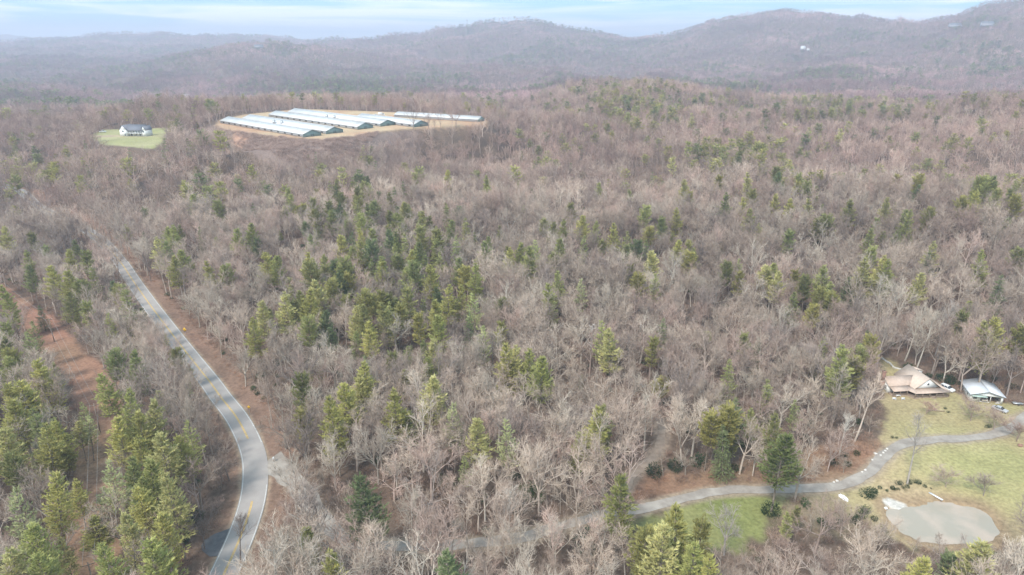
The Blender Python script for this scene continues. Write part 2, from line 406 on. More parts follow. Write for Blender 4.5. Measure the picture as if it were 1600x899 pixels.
BANK = world_poly([(995, 775), (1010, 748), (1060, 744), (1150, 728), (1235, 715), (1330, 690), (1375, 690), (1372, 720), (1345, 748), (1290, 758), (1160, 762), (1090, 768)])
HIGH_Z = 38.0
PLATEAU = [tuple(onplane(a, b, HIGH_Z)) for a, b in [(344, 193), (352, 202), (420, 211), (470, 217), (500, 219), (545, 214), (600, 203), (640, 200), (700, 196), (752, 193), (756, 188), (740, 183), (690, 180), (640, 177), (560, 174), (470, 171), (400, 178), (350, 186)]]
YARD_Z = 36.5
YARD = [tuple(onplane(a, b, YARD_Z)) for a, b in [(145, 214), (152, 208), (165, 203), (200, 202), (240, 201), (268, 199), (255, 210), (250, 224), (235, 232), (190, 228), (160, 226)]]

def hgt(x, y):
    shp = np.shape(x); x = np.asarray(x, float).ravel(); y = np.asarray(y, float).ravel()
    z = hbase(x, y)
    d = np.hypot(x, y)
    m = (d > 520) & (d < 1100) & (x < 60)
    if m.any():
        s = sdist(x[m], y[m], PLATEAU, 80); w = 1 - sstep(0, 34, s); z[m] = z[m] * (1 - w) + HIGH_Z * w
        s = sdist(x[m], y[m], YARD, 80); w = 1 - sstep(2, 34, s); z[m] = z[m] * (1 - w) + YARD_Z * w
    m = d < 1000
    for P, hw, bl in ((corr, 4, 12), (trail, 2.2, 7), (drive, 4.2, 8), (road, 5.2, 10)):
        if m.any():
            D, Z, S = near_path(x[m], y[m], P, 20); w = 1 - sstep(hw, hw + bl, D); z[m] = z[m] * (1 - w) + Z * w
    m = (d > 100) & (d < 320) & (x > 60)
    if m.any():
        s = sdist(x[m], y[m], POND, 30)
        e_ = 3.0 * (fbm(x[m] / 3.5, y[m] / 3.5, 3) - .5)
        w = 1 - sstep(0.8, 7, s); z[m] = z[m] * (1 - w) + (POND_Z + 0.35) * w
        w = 1 - sstep(-2.6, 1.0, s + e_); z[m] = z[m] * (1 - w) + (POND_Z - 1.2) * w
        w = np.exp(-(((x[m] - SAND[0]) * .5 + (y[m] - SAND[1]) * .2) ** 2 + ((y[m] - SAND[1]) * .55) ** 2) / 3.0); z[m] = z[m] * (1 - w) + (POND_Z + 0.3) * w
    return z.reshape(shp)
def h1(x, y): return float(hgt(np.array([x]), np.array([y]))[0])
def ground_pt(px, py):
    p = unproj(px, py, hgt); return (float(p[0]), float(p[1]), h1(p[0], p[1]))

# ------------------------------------------------------------------ ground colour (what the soil, litter and grass are, as albedo)
def ground_color(x, y):
    x = x.ravel(); y = y.ravel(); d = np.hypot(x, y)
    n = fbm(x / 9., y / 9., 4)[:, None]; n2 = fbm(x / 35. + 7, y / 35., 3)[:, None]
    litter = np.array([0.125, 0.085, 0.064]); litter2 = np.array([0.185, 0.135, 0.10]); 
    c = litter * (1 - n) + litter2 * n
    c = c * (0.8 + 0.4 * n2)
    def lay(c, w, a, b=None):
        w = np.clip(w, 0, 1)[:, None]; col = np.array(a) if b is None else np.array(a) * (1 - n2) + np.array(b) * n2
        col = col * (0.85 + 0.3 * n); return c * (1 - w) + col * w
    e = (fbm(x / 3., y / 3., 3) - 0.5) * 5
    near = d < 1000
    idx = np.nonzero(near)[0]; xn, yn, en = x[idx], y[idx], e[idx]
    def apply(w, a, b=None):
        cc = c[idx]; nn = n[idx]; nn2 = n2[idx]; w = np.clip(w, 0, 1)[:, None]
        nn2c = np.clip((nn2 - 0.3) / 0.4, 0, 1)
        col = np.array(a) if b is None else np.array(a) * (1 - nn2c) + np.array(b) * nn2c
        c[idx] = cc * (1 - w) + col * (0.82 + 0.36 * nn) * w
    s = sdist(xn, yn, BANK, 30); apply(1 - sstep(-1, 4, s + en), (0.27, 0.155, 0.10), (0.24, 0.17, 0.11))
    s = sdist(xn, yn, CLEAR2, 30); apply(1 - sstep(-2, 4, s + en), (0.25, 0.19, 0.13), (0.23, 0.21, 0.10))
    s = sdist(xn, yn, LAWN, 30); apply(1 - sstep(-1.5, 2, s + en), (0.39, 0.295, 0.175), (0.35, 0.30, 0.15))
    low = LOWLAWN; s = sdist(xn, yn, low, 30); apply(0.85 * (1 - sstep(-8, 2, s + en)), (0.41, 0.34, 0.17), (0.33, 0.305, 0.135))
    s = sdist(xn, yn, GREEN, 30); apply(1 - sstep(-2.5, 2, s + en), (0.23, 0.225, 0.09), (0.15, 0.185, 0.05))
    s = sdist(xn, yn, POND, 30); apply((1 - sstep(0.5, 5.5, s + en * 0.5)) * 0.9, (0.30, 0.21, 0.13))
    w = np.exp(-(((xn - SAND[0]) * .5 + (yn - SAND[1]) * .2) ** 2 + ((yn - SAND[1]) * .55) ** 2) / 2.6); apply(sstep(.35, .5, w + en * .05), (0.52, 0.48, 0.43))
    D, Z, S = near_path(xn, yn, road, 30)
    off = np.where(S < 0, 0, 3.5)
    apply((1 - sstep(6 + off, 9 + off * 1.2, D + en * 0.8)) * 0.85, (0.26, 0.16, 0.115), (0.22, 0.14, 0.10))
    apply((1 - sstep(3.6, 5.0, D + en * 0.15)) * 0.8, (0.36, 0.27, 0.19))
    D, Z, S = near_path(xn, yn, corr, 30); apply((1 - sstep(5, 8, D + en)), (0.33, 0.175, 0.12), (0.29, 0.19, 0.12))
    D, Z, S = near_path(xn, yn, trail, 30); apply((1 - sstep(1.4, 3.6, D + en * 0.35)) * 0.95, (0.28, 0.215, 0.165))
    D, Z, S = near_path(xn, yn, drive, 30); apply((1 - sstep(1.8, 3.8, D + en * 0.4)) * 0.85, (0.33, 0.26, 0.19))
    s = sdist(xn, yn, PLATEAU, 60); apply(1 - sstep(1, 8, s + en), (0.48, 0.36, 0.23), (0.44, 0.27, 0.17))
    bank = (s > 3) & (s < 60) & (yn < 720) & (xn < -90); apply(np.where(bank, 0.8, 0) * sstep(4, 12, s + en), (0.24, 0.175, 0.15))
    cut = (1 - sstep(5, 12, np.hypot((xn - CUT[0]) / 1.6, (yn - CUT[1]) / 2.6) + en)); apply(cut, (0.44, 0.27, 0.19))
    s = sdist(xn, yn, YARD, 60); apply(1 - sstep(-1, 4, s + en), (0.31, 0.30, 0.14), (0.36, 0.32, 0.18))
    dd = np.hypot((xn - YARDL[0]) / 2.2, (yn - YARDL[1])); apply(1 - sstep(4, 8, dd + en * .5), (0.40, 0.30, 0.21))
    # far pasture
    dd = np.hypot((x - PAST[0]) / 2.0, (y - PAST[1]) / 2.6); w = 1 - sstep(28, 42, dd + e)
    c = lay(c, w, (0.36, 0.34, 0.20)); return c
LOWLAWN = world_poly([(1405, 702), (1480, 697), (1600, 690), (1800, 740), (1800, 850), (1620, 830), (1570, 812), (1530, 785), (1480, 775), (1440, 760), (1400, 755), (1370, 748)])
CUT = onplane(362, 214, 36); YARDL = onplane(166, 213, YARD_Z); PAST = unproj(212, 162, hbase)

# ground sheet: a polar grid, dense near the camera and coarse at the horizon
AZ = np.linspace(R(-62), R(62), 1000)
DD = np.concatenate([np.geomspace(20, 110, 25)[:-1], np.geomspace(110, 1000, 420)[:-1], np.geomspace(1000, 15500, 330)])
GA, GD = np.meshgrid(AZ, DD); GX = GD * np.sin(GA); GY = GD * np.cos(GA)
GZ = hgt(GX, GY)
gz_small = (fbm(GX / 2.2, GY / 2.2, 2) - 0.5) * 0.5
for P, hw in ((road, 5), (drive, 3.4), (trail, 0.5)):
    D, _, _ = near_path(GX, GY, P, 15); gz_small *= sstep(hw, hw + 4, D.reshape(GX.shape))
gz_small *= (GD < 700)
GZ = GZ + gz_small
V = np.column_stack([GX.ravel(), GY.ravel(), GZ.ravel()])
nr, nc = GX.shape
ii = np.arange(nr * nc).reshape(nr, nc)
F = np.stack([ii[:-1, :-1], ii[:-1, 1:], ii[1:, 1:], ii[1:, :-1]], -1).reshape(-1, 4)[:, ::-1]
gm, t, b = mat_new("forest_floor")
ga = t.nodes.new("ShaderNodeAttribute"); ga.attribute_name = "soil"
gtc = t.nodes.new("ShaderNodeTexCoord")
gn = t.nodes.new("ShaderNodeTexNoise"); gn.inputs['Scale'].default_value = 0.9; gn.inputs['Detail'].default_value = 8; gn.inputs['Roughness'].default_value = 0.65
gr = t.nodes.new("ShaderNodeMapRange"); gr.inputs[1].default_value = 0.3; gr.inputs[2].default_value = 0.7; gr.inputs[3].default_value = 0.68; gr.inputs[4].default_value = 1.28
gs = t.nodes.new("ShaderNodeVectorMath"); gs.operation = 'SCALE'
t.links.new(gtc.outputs['Object'], gn.inputs['Vector']); t.links.new(gn.outputs['Fac'], gr.inputs[0])
t.links.new(ga.outputs['Color'], gs.inputs[0]); t.links.new(gr.outputs[0], gs.inputs['Scale']); t.links.new(gs.outputs[0], b.inputs['Base Color'])
b.inputs['Roughness'].default_value = 1.0; b.inputs['Specular IOR Level'].default_value = 0.1
gb = t.nodes.new("ShaderNodeBump"); gb.inputs['Strength'].default_value = 0.6; gb.inputs['Distance'].default_value = 0.5
t.links.new(gn.outputs['Fac'], gb.inputs['Height']); t.links.new(gb.outputs[0], b.inputs['Normal'])
gme = mesh_np("ground", V, F, [gm], smooth=True)
gc = ground_color(GX, GY); ca = gme.attributes.new("soil", 'FLOAT_COLOR', 'POINT')
ca.data.foreach_set("color", np.column_stack([gc, np.ones(len(gc))]).astype(np.float32).ravel())
ground = bpy.data.objects.new("ground", gme); COL.objects.link(ground); tag(ground, kind="structure")

# ------------------------------------------------------------------ roads
def ribbon(P, o0, o1, dz, i0=0, i1=None, wob=0.0, nx=2, seed=0, mouth=0):
    P = P[i0:i1]; Tn = np.gradient(P[:, :2], axis=0); Tn /= np.linalg.norm(Tn, axis=1)[:, None] + 1e-9
    N = np.column_stack([Tn[:, 1], -Tn[:, 0]])      # to the right of travel
    V = []; s = np.arange(len(P)) * 0.55 + seed
    wl = (vnoise(s, s * 0 + 3.3 + seed) - 0.5) * wob; wr = (vnoise(s, s * 0 + 9.7 + seed) - 0.5) * wob
    arc = np.concatenate(([0], np.cumsum(np.linalg.norm(np.diff(P[:, :2], axis=0), axis=1)))); mw = mouth * (3.2 * np.exp(-arc / 4.0) + 1.3 * (1 - sstep(20, 60, arc)))
    for k in range(nx):
        f = k / (nx - 1); o = (o0 + wl - mw) * (1 - f) + (o1 + wr + mw) * f
        V.append(np.column_stack([P[:, :2] + N * o[:, None], P[:, 2] + dz]))
    V = np.stack(V, 1).reshape(-1, 3); n = len(P); I = np.arange(n * nx).reshape(n, nx)
    F = np.stack([I[:-1, :-1], I[:-1, 1:], I[1:, 1:], I[1:, :-1]], -1).reshape(-1, 4)
    return V, F
def ribbon_obj(name, P, o0, o1, dz, m, **kw):
    V, F = ribbon(P, o0, o1, dz, **kw); o = bpy.data.objects.new(name, mesh_np(name, V, F, [m])); COL.objects.link(o); return o
def mat_road(name, c1, c2, sc, rough=0.95):
    m, t, b = mat_new(name); tcn = t.nodes.new("ShaderNodeTexCoord")
    n = t.nodes.new("ShaderNodeTexNoise"); n.inputs['Scale'].default_value = sc; n.inputs['Detail'].default_value = 8; n.inputs['Roughness'].default_value = 0.6
    r = t.nodes.new("ShaderNodeValToRGB"); r.color_ramp.elements[0].position = 0.35; r.color_ramp.elements[1].position = 0.65
    r.color_ramp.elements[0].color = (*c1, 1); r.color_ramp.elements[1].color = (*c2, 1)
    t.links.new(tcn.outputs['Object'], n.inputs['Vector']); t.links.new(n.outputs['Fac'], r.inputs[0]); t.links.new(r.outputs[0], b.inputs['Base Color'])
    b.inputs['Roughness'].default_value = rough; b.inputs['Specular IOR Level'].default_value = 0.2; return m
m_asph = mat_road("old_asphalt", (0.33, 0.295, 0.275), (0.37, 0.335, 0.31), 0.25)
m_apron = mat_road("dark_asphalt", (0.105, 0.105, 0.11), (0.15, 0.15, 0.155), 0.8)
m_grav = mat_road("gravel_and_chipseal", (0.25, 0.215, 0.185), (0.40, 0.355, 0.31), 0.22)
m_dirt = mat_road("packed_dirt", (0.25, 0.19, 0.15), (0.33, 0.265, 0.21), 0.5)
m_white = mat("road_white", (0.62, 0.61, 0.58), 0.8, var=0.2, scale=1.5)
m_yel = mat("road_yellow", (0.62, 0.40, 0.11), 0.8, var=0.2, scale=1.5)
ro = ribbon_obj("road", road, -3.55, 3.55, 0.14, m_asph, nx=5); tag(ro, kind="structure")
iJ = i0
def markings(segs, name, m):
    Vs, Fs, b = [], [], 0
    for (a, o0, o1, i_0, i_1) in segs:
        V_, F_ = ribbon(road, o0, o1, 0.155, i_0, i_1); Vs.append(V_); Fs.append(F_ + b); b += len(V_)
    o = bpy.data.objects.new(name, mesh_np(name, np.vstack(Vs), np.vstack(Fs), [m])); COL.objects.link(o); tag(o, kind="structure"); return o
gap0, gap1 = iJ - 4, iJ + 5
dash = [('r', 3.15, 3.30, k, k + 2) for k in range(gap0, gap1, 2)]
markings([('l', -3.30, -3.15, 0, None), ('r', 3.15, 3.30, 0, gap0), ('r', 3.15, 3.30, gap1, None)], "road_edge_lines", m_white)
gy0, gy1 = iJ - 7, iJ + 7
markings([('a', -0.25, -0.06, 0, gy0), ('a', 0.06, 0.25, 0, gy0), ('b', -0.25, -0.06, gy1, None), ('b', 0.06, 0.25, gy1, None)], "road_centre_lines", m_yel)
Vd, Fd = ribbon(drive, -1.75, 1.75, 0.11, wob=1.3, nx=8, mouth=1)
Dr, Zr, _ = near_path(Vd[:, 0], Vd[:, 1], road, 30); wr_ = 1 - sstep(4.5, 10, Dr); Vd[:, 2] = Vd[:, 2] * (1 - wr_) + (Zr + 0.10) * wr_
# the road's flattened shoulder carries the rest of the mouth
do = bpy.data.objects.new("gravel_drive", mesh_np("gravel_drive", Vd, Fd, [m_grav])); COL.objects.link(do); tag(do, kind="structure")
to = ribbon_obj("dirt_trail", trail, -1.2, 1.2, 0.10, m_dirt, wob=1.2, nx=4); tag(to, kind="structure")
# dark pull-off beside the road
ia = np.argmin(abs(project(road[:, 0], road[:, 1], road[:, 2])[1] - 868)); ib = np.argmin(abs(project(road[:, 0], road[:, 1], road[:, 2])[1] - 815))
V_, _ = ribbon(road, -3.3, -3.3, 0.125, ia, ib, nx=2); L = V_.reshape(-1, 2, 3)[:, 0]
nL = len(L); Tn = np.gradient(L[:, :2], axis=0); Tn /= np.linalg.norm(Tn, axis=1)[:, None]; NN = np.column_stack([-Tn[:, 1], Tn[:, 0]])
wid = 5.6 * np.sin(np.linspace(0.25, math.pi, nL)) ** 0.7
O = L.copy(); O[:, :2] += NN * wid[:, None]
ap = MB(); ap.add(list(L) + list(O), [(i, i + 1, nL + i + 1, nL + i) for i in range(nL - 1)])
oa = ap.build("pull_off_pavement", m_apron); tag(oa, kind="structure")

# pond
pm, t, b = mat_new("pond_water")
b.inputs['Base Color'].default_value = (0.235, 0.245, 0.205, 1); b.inputs['Roughness'].default_value = 0.10; b.inputs['IOR'].default_value = 1.33
tcn = t.nodes.new("ShaderNodeTexCoord"); n = t.nodes.new("ShaderNodeTexNoise"); n.inputs['Scale'].default_value = 0.12; n.inputs['Detail'].default_value = 4
r = t.nodes.new("ShaderNodeValToRGB"); r.color_ramp.elements[0].color = (0.35, 0.31, 0.25, 1); r.color_ramp.elements[1].color = (0.45, 0.365, 0.295, 1)
r.color_ramp.elements[0].position = 0.42; r.color_ramp.elements[1].position = 0.60
t.links.new(tcn.outputs['Object'], n.inputs['Vector']); t.links.new(n.outputs['Fac'], r.inputs[0]); t.links.new(r.outputs[0], b.inputs['Base Color'])
n3 = t.nodes.new("ShaderNodeTexNoise"); n3.inputs['Scale'].default_value = 2.0; t.links.new(tcn.outputs['Object'], n3.inputs['Vector'])
bp = t.nodes.new("ShaderNodeBump"); bp.inputs['Strength'].default_value = 0.05; t.links.new(n3.outputs['Fac'], bp.inputs['Height']); t.links.new(bp.outputs[0], b.inputs['Normal'])
pc = np.mean(np.array(POND), axis=0)
prx = max(abs(x - pc[0]) for x, y in POND) * 1.22; pry = max(abs(y - pc[1]) for x, y in POND) * 1.25
pw = [(pc[0] + prx * math.cos(2 * math.pi * i / 72), pc[1] + pry * math.sin(2 * math.pi * i / 72), POND_Z) for i in range(72)]
pb = MB(); pb.add([(pc[0], pc[1], POND_Z)] + pw, [(0, i + 1, (i + 1) % len(pw) + 1) for i in range(len(pw))])
tag(pb.build("pond_water", pm), kind="structure")
# ------------------------------------------------------------------ haze
hm = bpy.data.materials.new("haze"); hm.use_nodes = True; t = hm.node_tree; t.nodes.clear()
ho = t.nodes.new("ShaderNodeOutputMaterial"); hv = t.nodes.new("ShaderNodeVolumePrincipled")
hv.inputs['Color'].default_value = (0.72, 0.77, 0.92, 1); hv.inputs['Density'].default_value = HAZE; hv.inputs['Anisotropy'].default_value = 0.1
t.links.new(hv.outputs[0], ho.inputs['Volume'])
HAZE_TOP = max(float(GZ[GD < 8000].max()) + 40, CAM_H + 20)
hbo = MB().box(-16500, 16500, -600, 16500, float(GZ.min()) - 1, HAZE_TOP if float(GZ.max()) + 1 < HAZE_TOP else float(GZ.max()) + 30).build("haze", hm)
tag(hbo, kind="stuff")
print("HAZE TOP", HAZE_TOP, "terrain max", GZ.max(), "min", GZ.min())
# ------------------------------------------------------------------ tree prototypes
class TB:
    """collects tapered limbs (three- or five-sided) and blades"""
    def __init__(s): s.v = []; s.f = []
    def limb(s, pts, rad, n=3):
        rings = []
        for i, p in enumerate(pts):
            d = (pts[min(i + 1, len(pts) - 1)] - pts[max(i - 1, 0)]).normalized()
            a = d.orthogonal().normalized(); b = d.cross(a); st = len(s.v)
            if i == len(pts) - 1 and rad[i] < 0.012: s.v.append(tuple(p)); rings.append((st, 1)); continue
            for k in range(n):
                t = 2 * math.pi * k / n; q = p + a * (rad[i] * math.cos(t)) + b * (rad[i] * math.sin(t)); s.v.append(tuple(q))
            rings.append((st, n))
        for (s0, n0), (s1, n1_) in zip(rings[:-1], rings[1:]):
            for k in range(n):
                if n1_ == 1: s.f.append((s0 + k, s0 + (k + 1) % n, s1))
                else: s.f.append((s0 + k, s0 + (k + 1) % n, s1 + (k + 1) % n, s1 + k))
    def blade(s, p, q, w, side):
        b = len(s.v); s.v += [tuple(p - side * w * 0.5), tuple(p + side * w * 0.5), tuple(q)]; s.f.append((b, b + 1, b + 2))
    def tri(s, a, b_, c):
        b = len(s.v); s.v += [tuple(a), tuple(b_), tuple(c)]; s.f.append((b, b + 1, b + 2))

def grow(rd, p, d, L, nseg, up, wob):
    pts = [p.copy()]; d = d.normalized()
    for i in range(nseg):
        d = (d + Vector((rd.gauss(0, wob), rd.gauss(0, wob), rd.gauss(0, wob) + up))).normalized()
        p = p + d * (L / nseg); pts.append(p.copy())
    return pts, d
def sidevec(rd, d, ang):
    a = d.orthogonal().normalized(); b = d.cross(a); t = rd.uniform(0, 2 * math.pi)
    s = a * math.cos(t) + b * math.sin(t); return (d * math.cos(ang) + s * math.sin(ang)).normalized()
def along(pts, f):
    x = f * (len(pts) - 1); i = min(int(x), len(pts) - 2); return pts[i].lerp(pts[i + 1], x - i), (pts[i + 1] - pts[i]).normalized()

def bare_tree(seed, style, H=19.0, lod=0, tw=1.0):
    """returns two TB: trunk with its main limbs, and the twiggy crown"""
    rd = random.Random(seed); T_ = TB(); C_ = TB()
    lean = Vector((rd.gauss(0, .05), rd.gauss(0, .05), 1))
    r0 = {'oak': .38, 'poplar': .28, 'fan': .28, 'sapling': .12, 'snag': .30}[style] * H / 19
    limbs = []
    if style in ('poplar', 'snag', 'sapling'):
        pts, _ = grow(rd, Vector((0, 0, -0.6)), lean, H * 0.97, 7, 0.02, .03)
        T_.limb(pts, [r0 * (1 - .93 * (i / 7)) for i in range(8)], 5)
        nb = {'poplar': 19, 'snag': 30, 'sapling': 10}[style]; lo = {'poplar': .45, 'snag': .3, 'sapling': .3}[style]
        if lod == 2: nb = nb // 2
        for i in range(nb):
            f = lo + (0.97 - lo) * (i + rd.random()) / nb; p, dd = along(pts, f)
            Lb = H * (0.26 if style != 'snag' else .17) * (1 - (f - lo) / (1 - lo) * .72) * rd.uniform(.75, 1.2)
            ang = R(rd.uniform(32, 52)) if style != 'snag' else R(rd.uniform(60, 85))
            d = sidevec(rd, dd, ang); lp, _ = grow(rd, p, d, Lb, 3, .12 if style != 'snag' else .05, .09)
            rb = r0 * .30 * (1 - f * .5); (T_ if lod == 0 else C_).limb(lp, [rb, rb * .75, rb * .5, 0.01]); limbs.append((lp, Lb))
    else:
        th = H * (rd.uniform(.30, .42) if style == 'oak' else rd.uniform(.25, .38))
        pts, d = grow(rd, Vector((0, 0, -0.6)), lean, th, 4, 0.0, .03)
        T_.limb(pts, [r0 * (1 - .3 * i / 4) for i in range(5)], 5)
        nm = rd.randint(4, 6); t0 = rd.uniform(0, 6)
        for i in range(nm):
            ang = R(rd.uniform(28, 60)) if style == 'oak' else R(rd.uniform(14, 42))
            if i == 0: ang = R(6)
            t = t0 + 2 * math.pi * i / nm + rd.gauss(0, .25)
            dm = Vector((math.cos(t) * math.sin(ang), math.sin(t) * math.sin(ang), math.cos(ang)))
            Lm = (H - th) * rd.uniform(.85, 1.05) * (1 if ang < R(25) else .92)
            st, _ = along(pts, rd.uniform(.82, 1.0))
            mp_, _ = grow(rd, st, dm, Lm, 5, .03, .07)
            rm = r0 * .56; T_.limb(mp_, [rm * (1 - .9 * k / 5) for k in range(6)], 4)
            ns = 9 if lod == 0 else (7 if lod == 1 else 4)
            for k in range(ns):
                f = .2 + .78 * (k + rd.random()) / ns; p, dd = along(mp_, f)
                Ls = Lm * .42 * (1 - .5 * f) * rd.uniform(.8, 1.25); d = sidevec(rd, dd, R(rd.uniform(28, 55)))
                lp, _ = grow(rd, p, d, Ls, 3, .10, .09); rb = rm * .44
                (T_ if lod == 0 else C_).limb(lp, [rb, rb * .75, rb * .5, .01]); limbs.append((lp, Ls))
            limbs.append((mp_[3:], Lm * .4))
    # second order + twigs
    n2 = {0: 5, 1: 4, 2: 2}[lod]; n3 = {0: 5, 1: 4, 2: 3}[lod]; n4 = {0: 1, 1: 0, 2: 0}[lod]
    if style in ('snag',): n2, n3, n4 = 3, 1, 0
    w3 = {0: .055, 1: .085, 2: .26}[lod] * tw; w4 = {0: .038, 1: .07, 2: .1}[lod] * tw
    for lp, Lb in limbs:
        for j in range(n2):
            f = .25 + .75 * (j + rd.random()) / n2; p, dd = along(lp, min(f, .99))
            L2 = max(.9, Lb * .48 * rd.uniform(.7, 1.2)); d = sidevec(rd, dd, R(rd.uniform(22, 50)))
            p2, _ = grow(rd, p, d, L2, 2, .12, .1)
            if lod == 0: C_.limb(p2, [.05 * tw, .035 * tw, .01])
            else: C_.blade(p2[0], p2[-1], w3 * .9, sidevec(rd, d, R(90)))
            for k in range(n3):
                f2 = .2 + .8 * (k + rd.random()) / n3; p, dd = along(p2, min(f2, .99))
                L3 = rd.uniform(.8, 1.5) * (1.25 if lod == 2 else 1); d3 = sidevec(rd, dd, R(rd.uniform(20, 48))); d3.z += .15; d3.normalize()
                q = p + d3 * L3; C_.blade(p, q, w3, sidevec(rd, d3, R(90)))
                for m in range(n4):
                    g = rd.uniform(.25, .9); p4 = p.lerp(q, g); d4 = sidevec(rd, d3, R(rd.uniform(25, 50)))
                    C_.blade(p4, p4 + d4 * rd.uniform(.45, .9), w4, sidevec(rd, d4, R(90)))
    return T_, C_

def tuft(C_, rd, p, d, s, n=3):
    """a spray of needles"""
    for i in range(n):
        dd = (d + Vector((rd.gauss(0, .45), rd.gauss(0, .45), rd.gauss(.08, .3)))).normalized()
        side = sidevec(rd, dd, R(90)); side.z *= .5
        L = s * rd.uniform(.7, 1.3)
        a = p - dd * L * .15; C_.tri(a + side * L * .19, a - side * L * .19, a + dd * L)

def pine_tree(seed, style, H=22.0, lod=0):
    rd = random.Random(seed); T_ = TB(); C_ = TB()
    lean = Vector((rd.gauss(0, .03), rd.gauss(0, .03), 1))
    pts, _ = grow(rd, Vector((0, 0, -0.6)), lean, H, 6, .02, .015)
    r0 = .24 * H / 22; T_.limb(pts, [r0 * (1 - .92 * i / 6) for i in range(7)], 5)
    if style == 'white':  lo, wmax, nw, per, droop, ts = rd.uniform(.24, .40), rd.uniform(4.3, 5.6), 17, 6, 12, .76
    elif style == 'olive': lo, wmax, nw, per, droop, ts = rd.uniform(.40, .52), rd.uniform(3.8, 4.8), 13, 6, 18, .8
    elif style == 'thin': lo, wmax, nw, per, droop, ts = rd.uniform(.32, .42), rd.uniform(3.4, 4.2), 14, 4, 8, .72
    else:                 lo, wmax, nw, per, droop, ts = rd.uniform(.06, .16), rd.uniform(3.6, 4.4), 22, 5, -8, .7
    if lod == 1: nw = int(nw * .62); ts *= 2.0
    if lod == 2: nw = max(5, int(nw * .36)); per = 4; ts *= 3.5
    for w in range(nw):
        f = lo + (1 - lo) * (w + rd.random() * .6) / nw
        g = (f - lo) / (1 - lo)
        if style == 'olive': prof_ = math.sin(math.pi * min(.97, (.12 + .80 * g))) ** .55
        elif style == 'hemlock': prof_ = (1 - g) ** .7
        else: prof_ = min(1, .6 + g * 2.2) * (1 - g) ** .55
        p0, dd = along(pts, min(f, .995)); t0 = rd.uniform(0, 6.28)
        for b in range(per):
            if rd.random() < .12: continue
            Lb = max(.5, wmax * prof_ * rd.uniform(.6, 1.2)); t = t0 + 6.283 * b / per + rd.gauss(0, .25)
            el = R(droop + 32 * g + rd.gauss(0, 7)); d = Vector((math.cos(t) * math.cos(el), math.sin(t) * math.cos(el), math.sin(el)))
            bp_, de = grow(rd, p0, d, Lb, 3, .05 if style != 'hemlock' else -.03, .06)
            if lod < 2: T_.limb(bp_, [.05, .04, .03, .01])
            nt_ = max(2, int(Lb / (.22 if lod == 0 else (.75 if lod == 1 else 1.5))))
            for k in range(nt_):
                fk = .22 + .78 * (k + rd.random()) / nt_ if style != 'hemlock' else .1 + .9 * (k + rd.random()) / nt_
                p, dq = along(bp_, min(fk, .99))
                off = (1 - fk * .5) * Lb * .34
                sd_ = Vector((-dq.y, dq.x, 0)) * rd.choice((-1, 1)) * rd.uniform(0, off) * 1.6
                tuft(C_, rd, p + sd_ + Vector((0, 0, rd.uniform(0, .2))), (dq + sd_ * .5).normalized(), ts, 4 if lod == 0 else 3)
    tuft(C_, rd, pts[-1] - Vector((0, 0, .3)), Vector((0, 0, 1)), ts, 4)
    return T_, C_

def bush(seed, Rr=1.6, Hh=1.8, n=420, leaf=.26):
    rd = random.Random(seed); T_ = TB(); C_ = TB(); lob = [(rd.uniform(-.5, .5) * Rr, rd.uniform(-.5, .5) * Rr, rd.uniform(.45, .75) * Hh, rd.uniform(.45, .7) * Rr) for _ in range(5)]
    for i in range(6):
        t = rd.uniform(0, 6.28); p, _ = grow(rd, Vector((0, 0, -.2)), Vector((math.cos(t) * .6, math.sin(t) * .6, 1)), Hh * .8, 3, .05, .12); T_.limb(p, [.05, .04, .03, .01])
    for i in range(n):
        x, y, z, r = rd.choice(lob); u = Vector((rd.gauss(0, 1), rd.gauss(0, 1), rd.gauss(0, .8))).normalized() * r * rd.uniform(.75, 1.08)
        p = Vector((x, y, z * .75)) + Vector((u.x, u.y, u.z * Hh / Rr * .75)); p.z = max(p.z, .05)
        tuft(C_, rd, p, u.normalized(), leaf, 2)
    return T_, C_
def brush(seed, Hh=2.2, n=26, w=.05):
    rd = random.Random(seed); C_ = TB()
    for i in range(n):
        t = rd.uniform(0, 6.28); p = Vector((rd.gauss(0, .7), rd.gauss(0, .7), -.1)); pts, d = grow(rd, p, Vector((math.cos(t) * .5, math.sin(t) * .5, 1)), Hh * rd.uniform(.5, 1.1), 2, .05, .15)
        C_.blade(pts[0], pts[2], w * 1.3, sidevec(rd, d, R(90)))
        for k in range(5):
            p, dd = along(pts, rd.uniform(.25, .95)); d3 = sidevec(rd, dd, R(rd.uniform(25, 60))); C_.blade(p, p + d3 * rd.uniform(.4, .9), w, sidevec(rd, d3, R(90)))
    return C_

def mk(name, tb, m): return mesh_np(name, tb.v, tb.f, [m])
def joined(name, T_, C_, m1, m2):
    v = T_.v + C_.v; f = T_.f + [tuple(i + len(T_.v) for i in q) for q in C_.f]
    return mesh_np(name, v, f, [m1, m2], mi=[0] * len(T_.f) + [1] * len(C_.f))

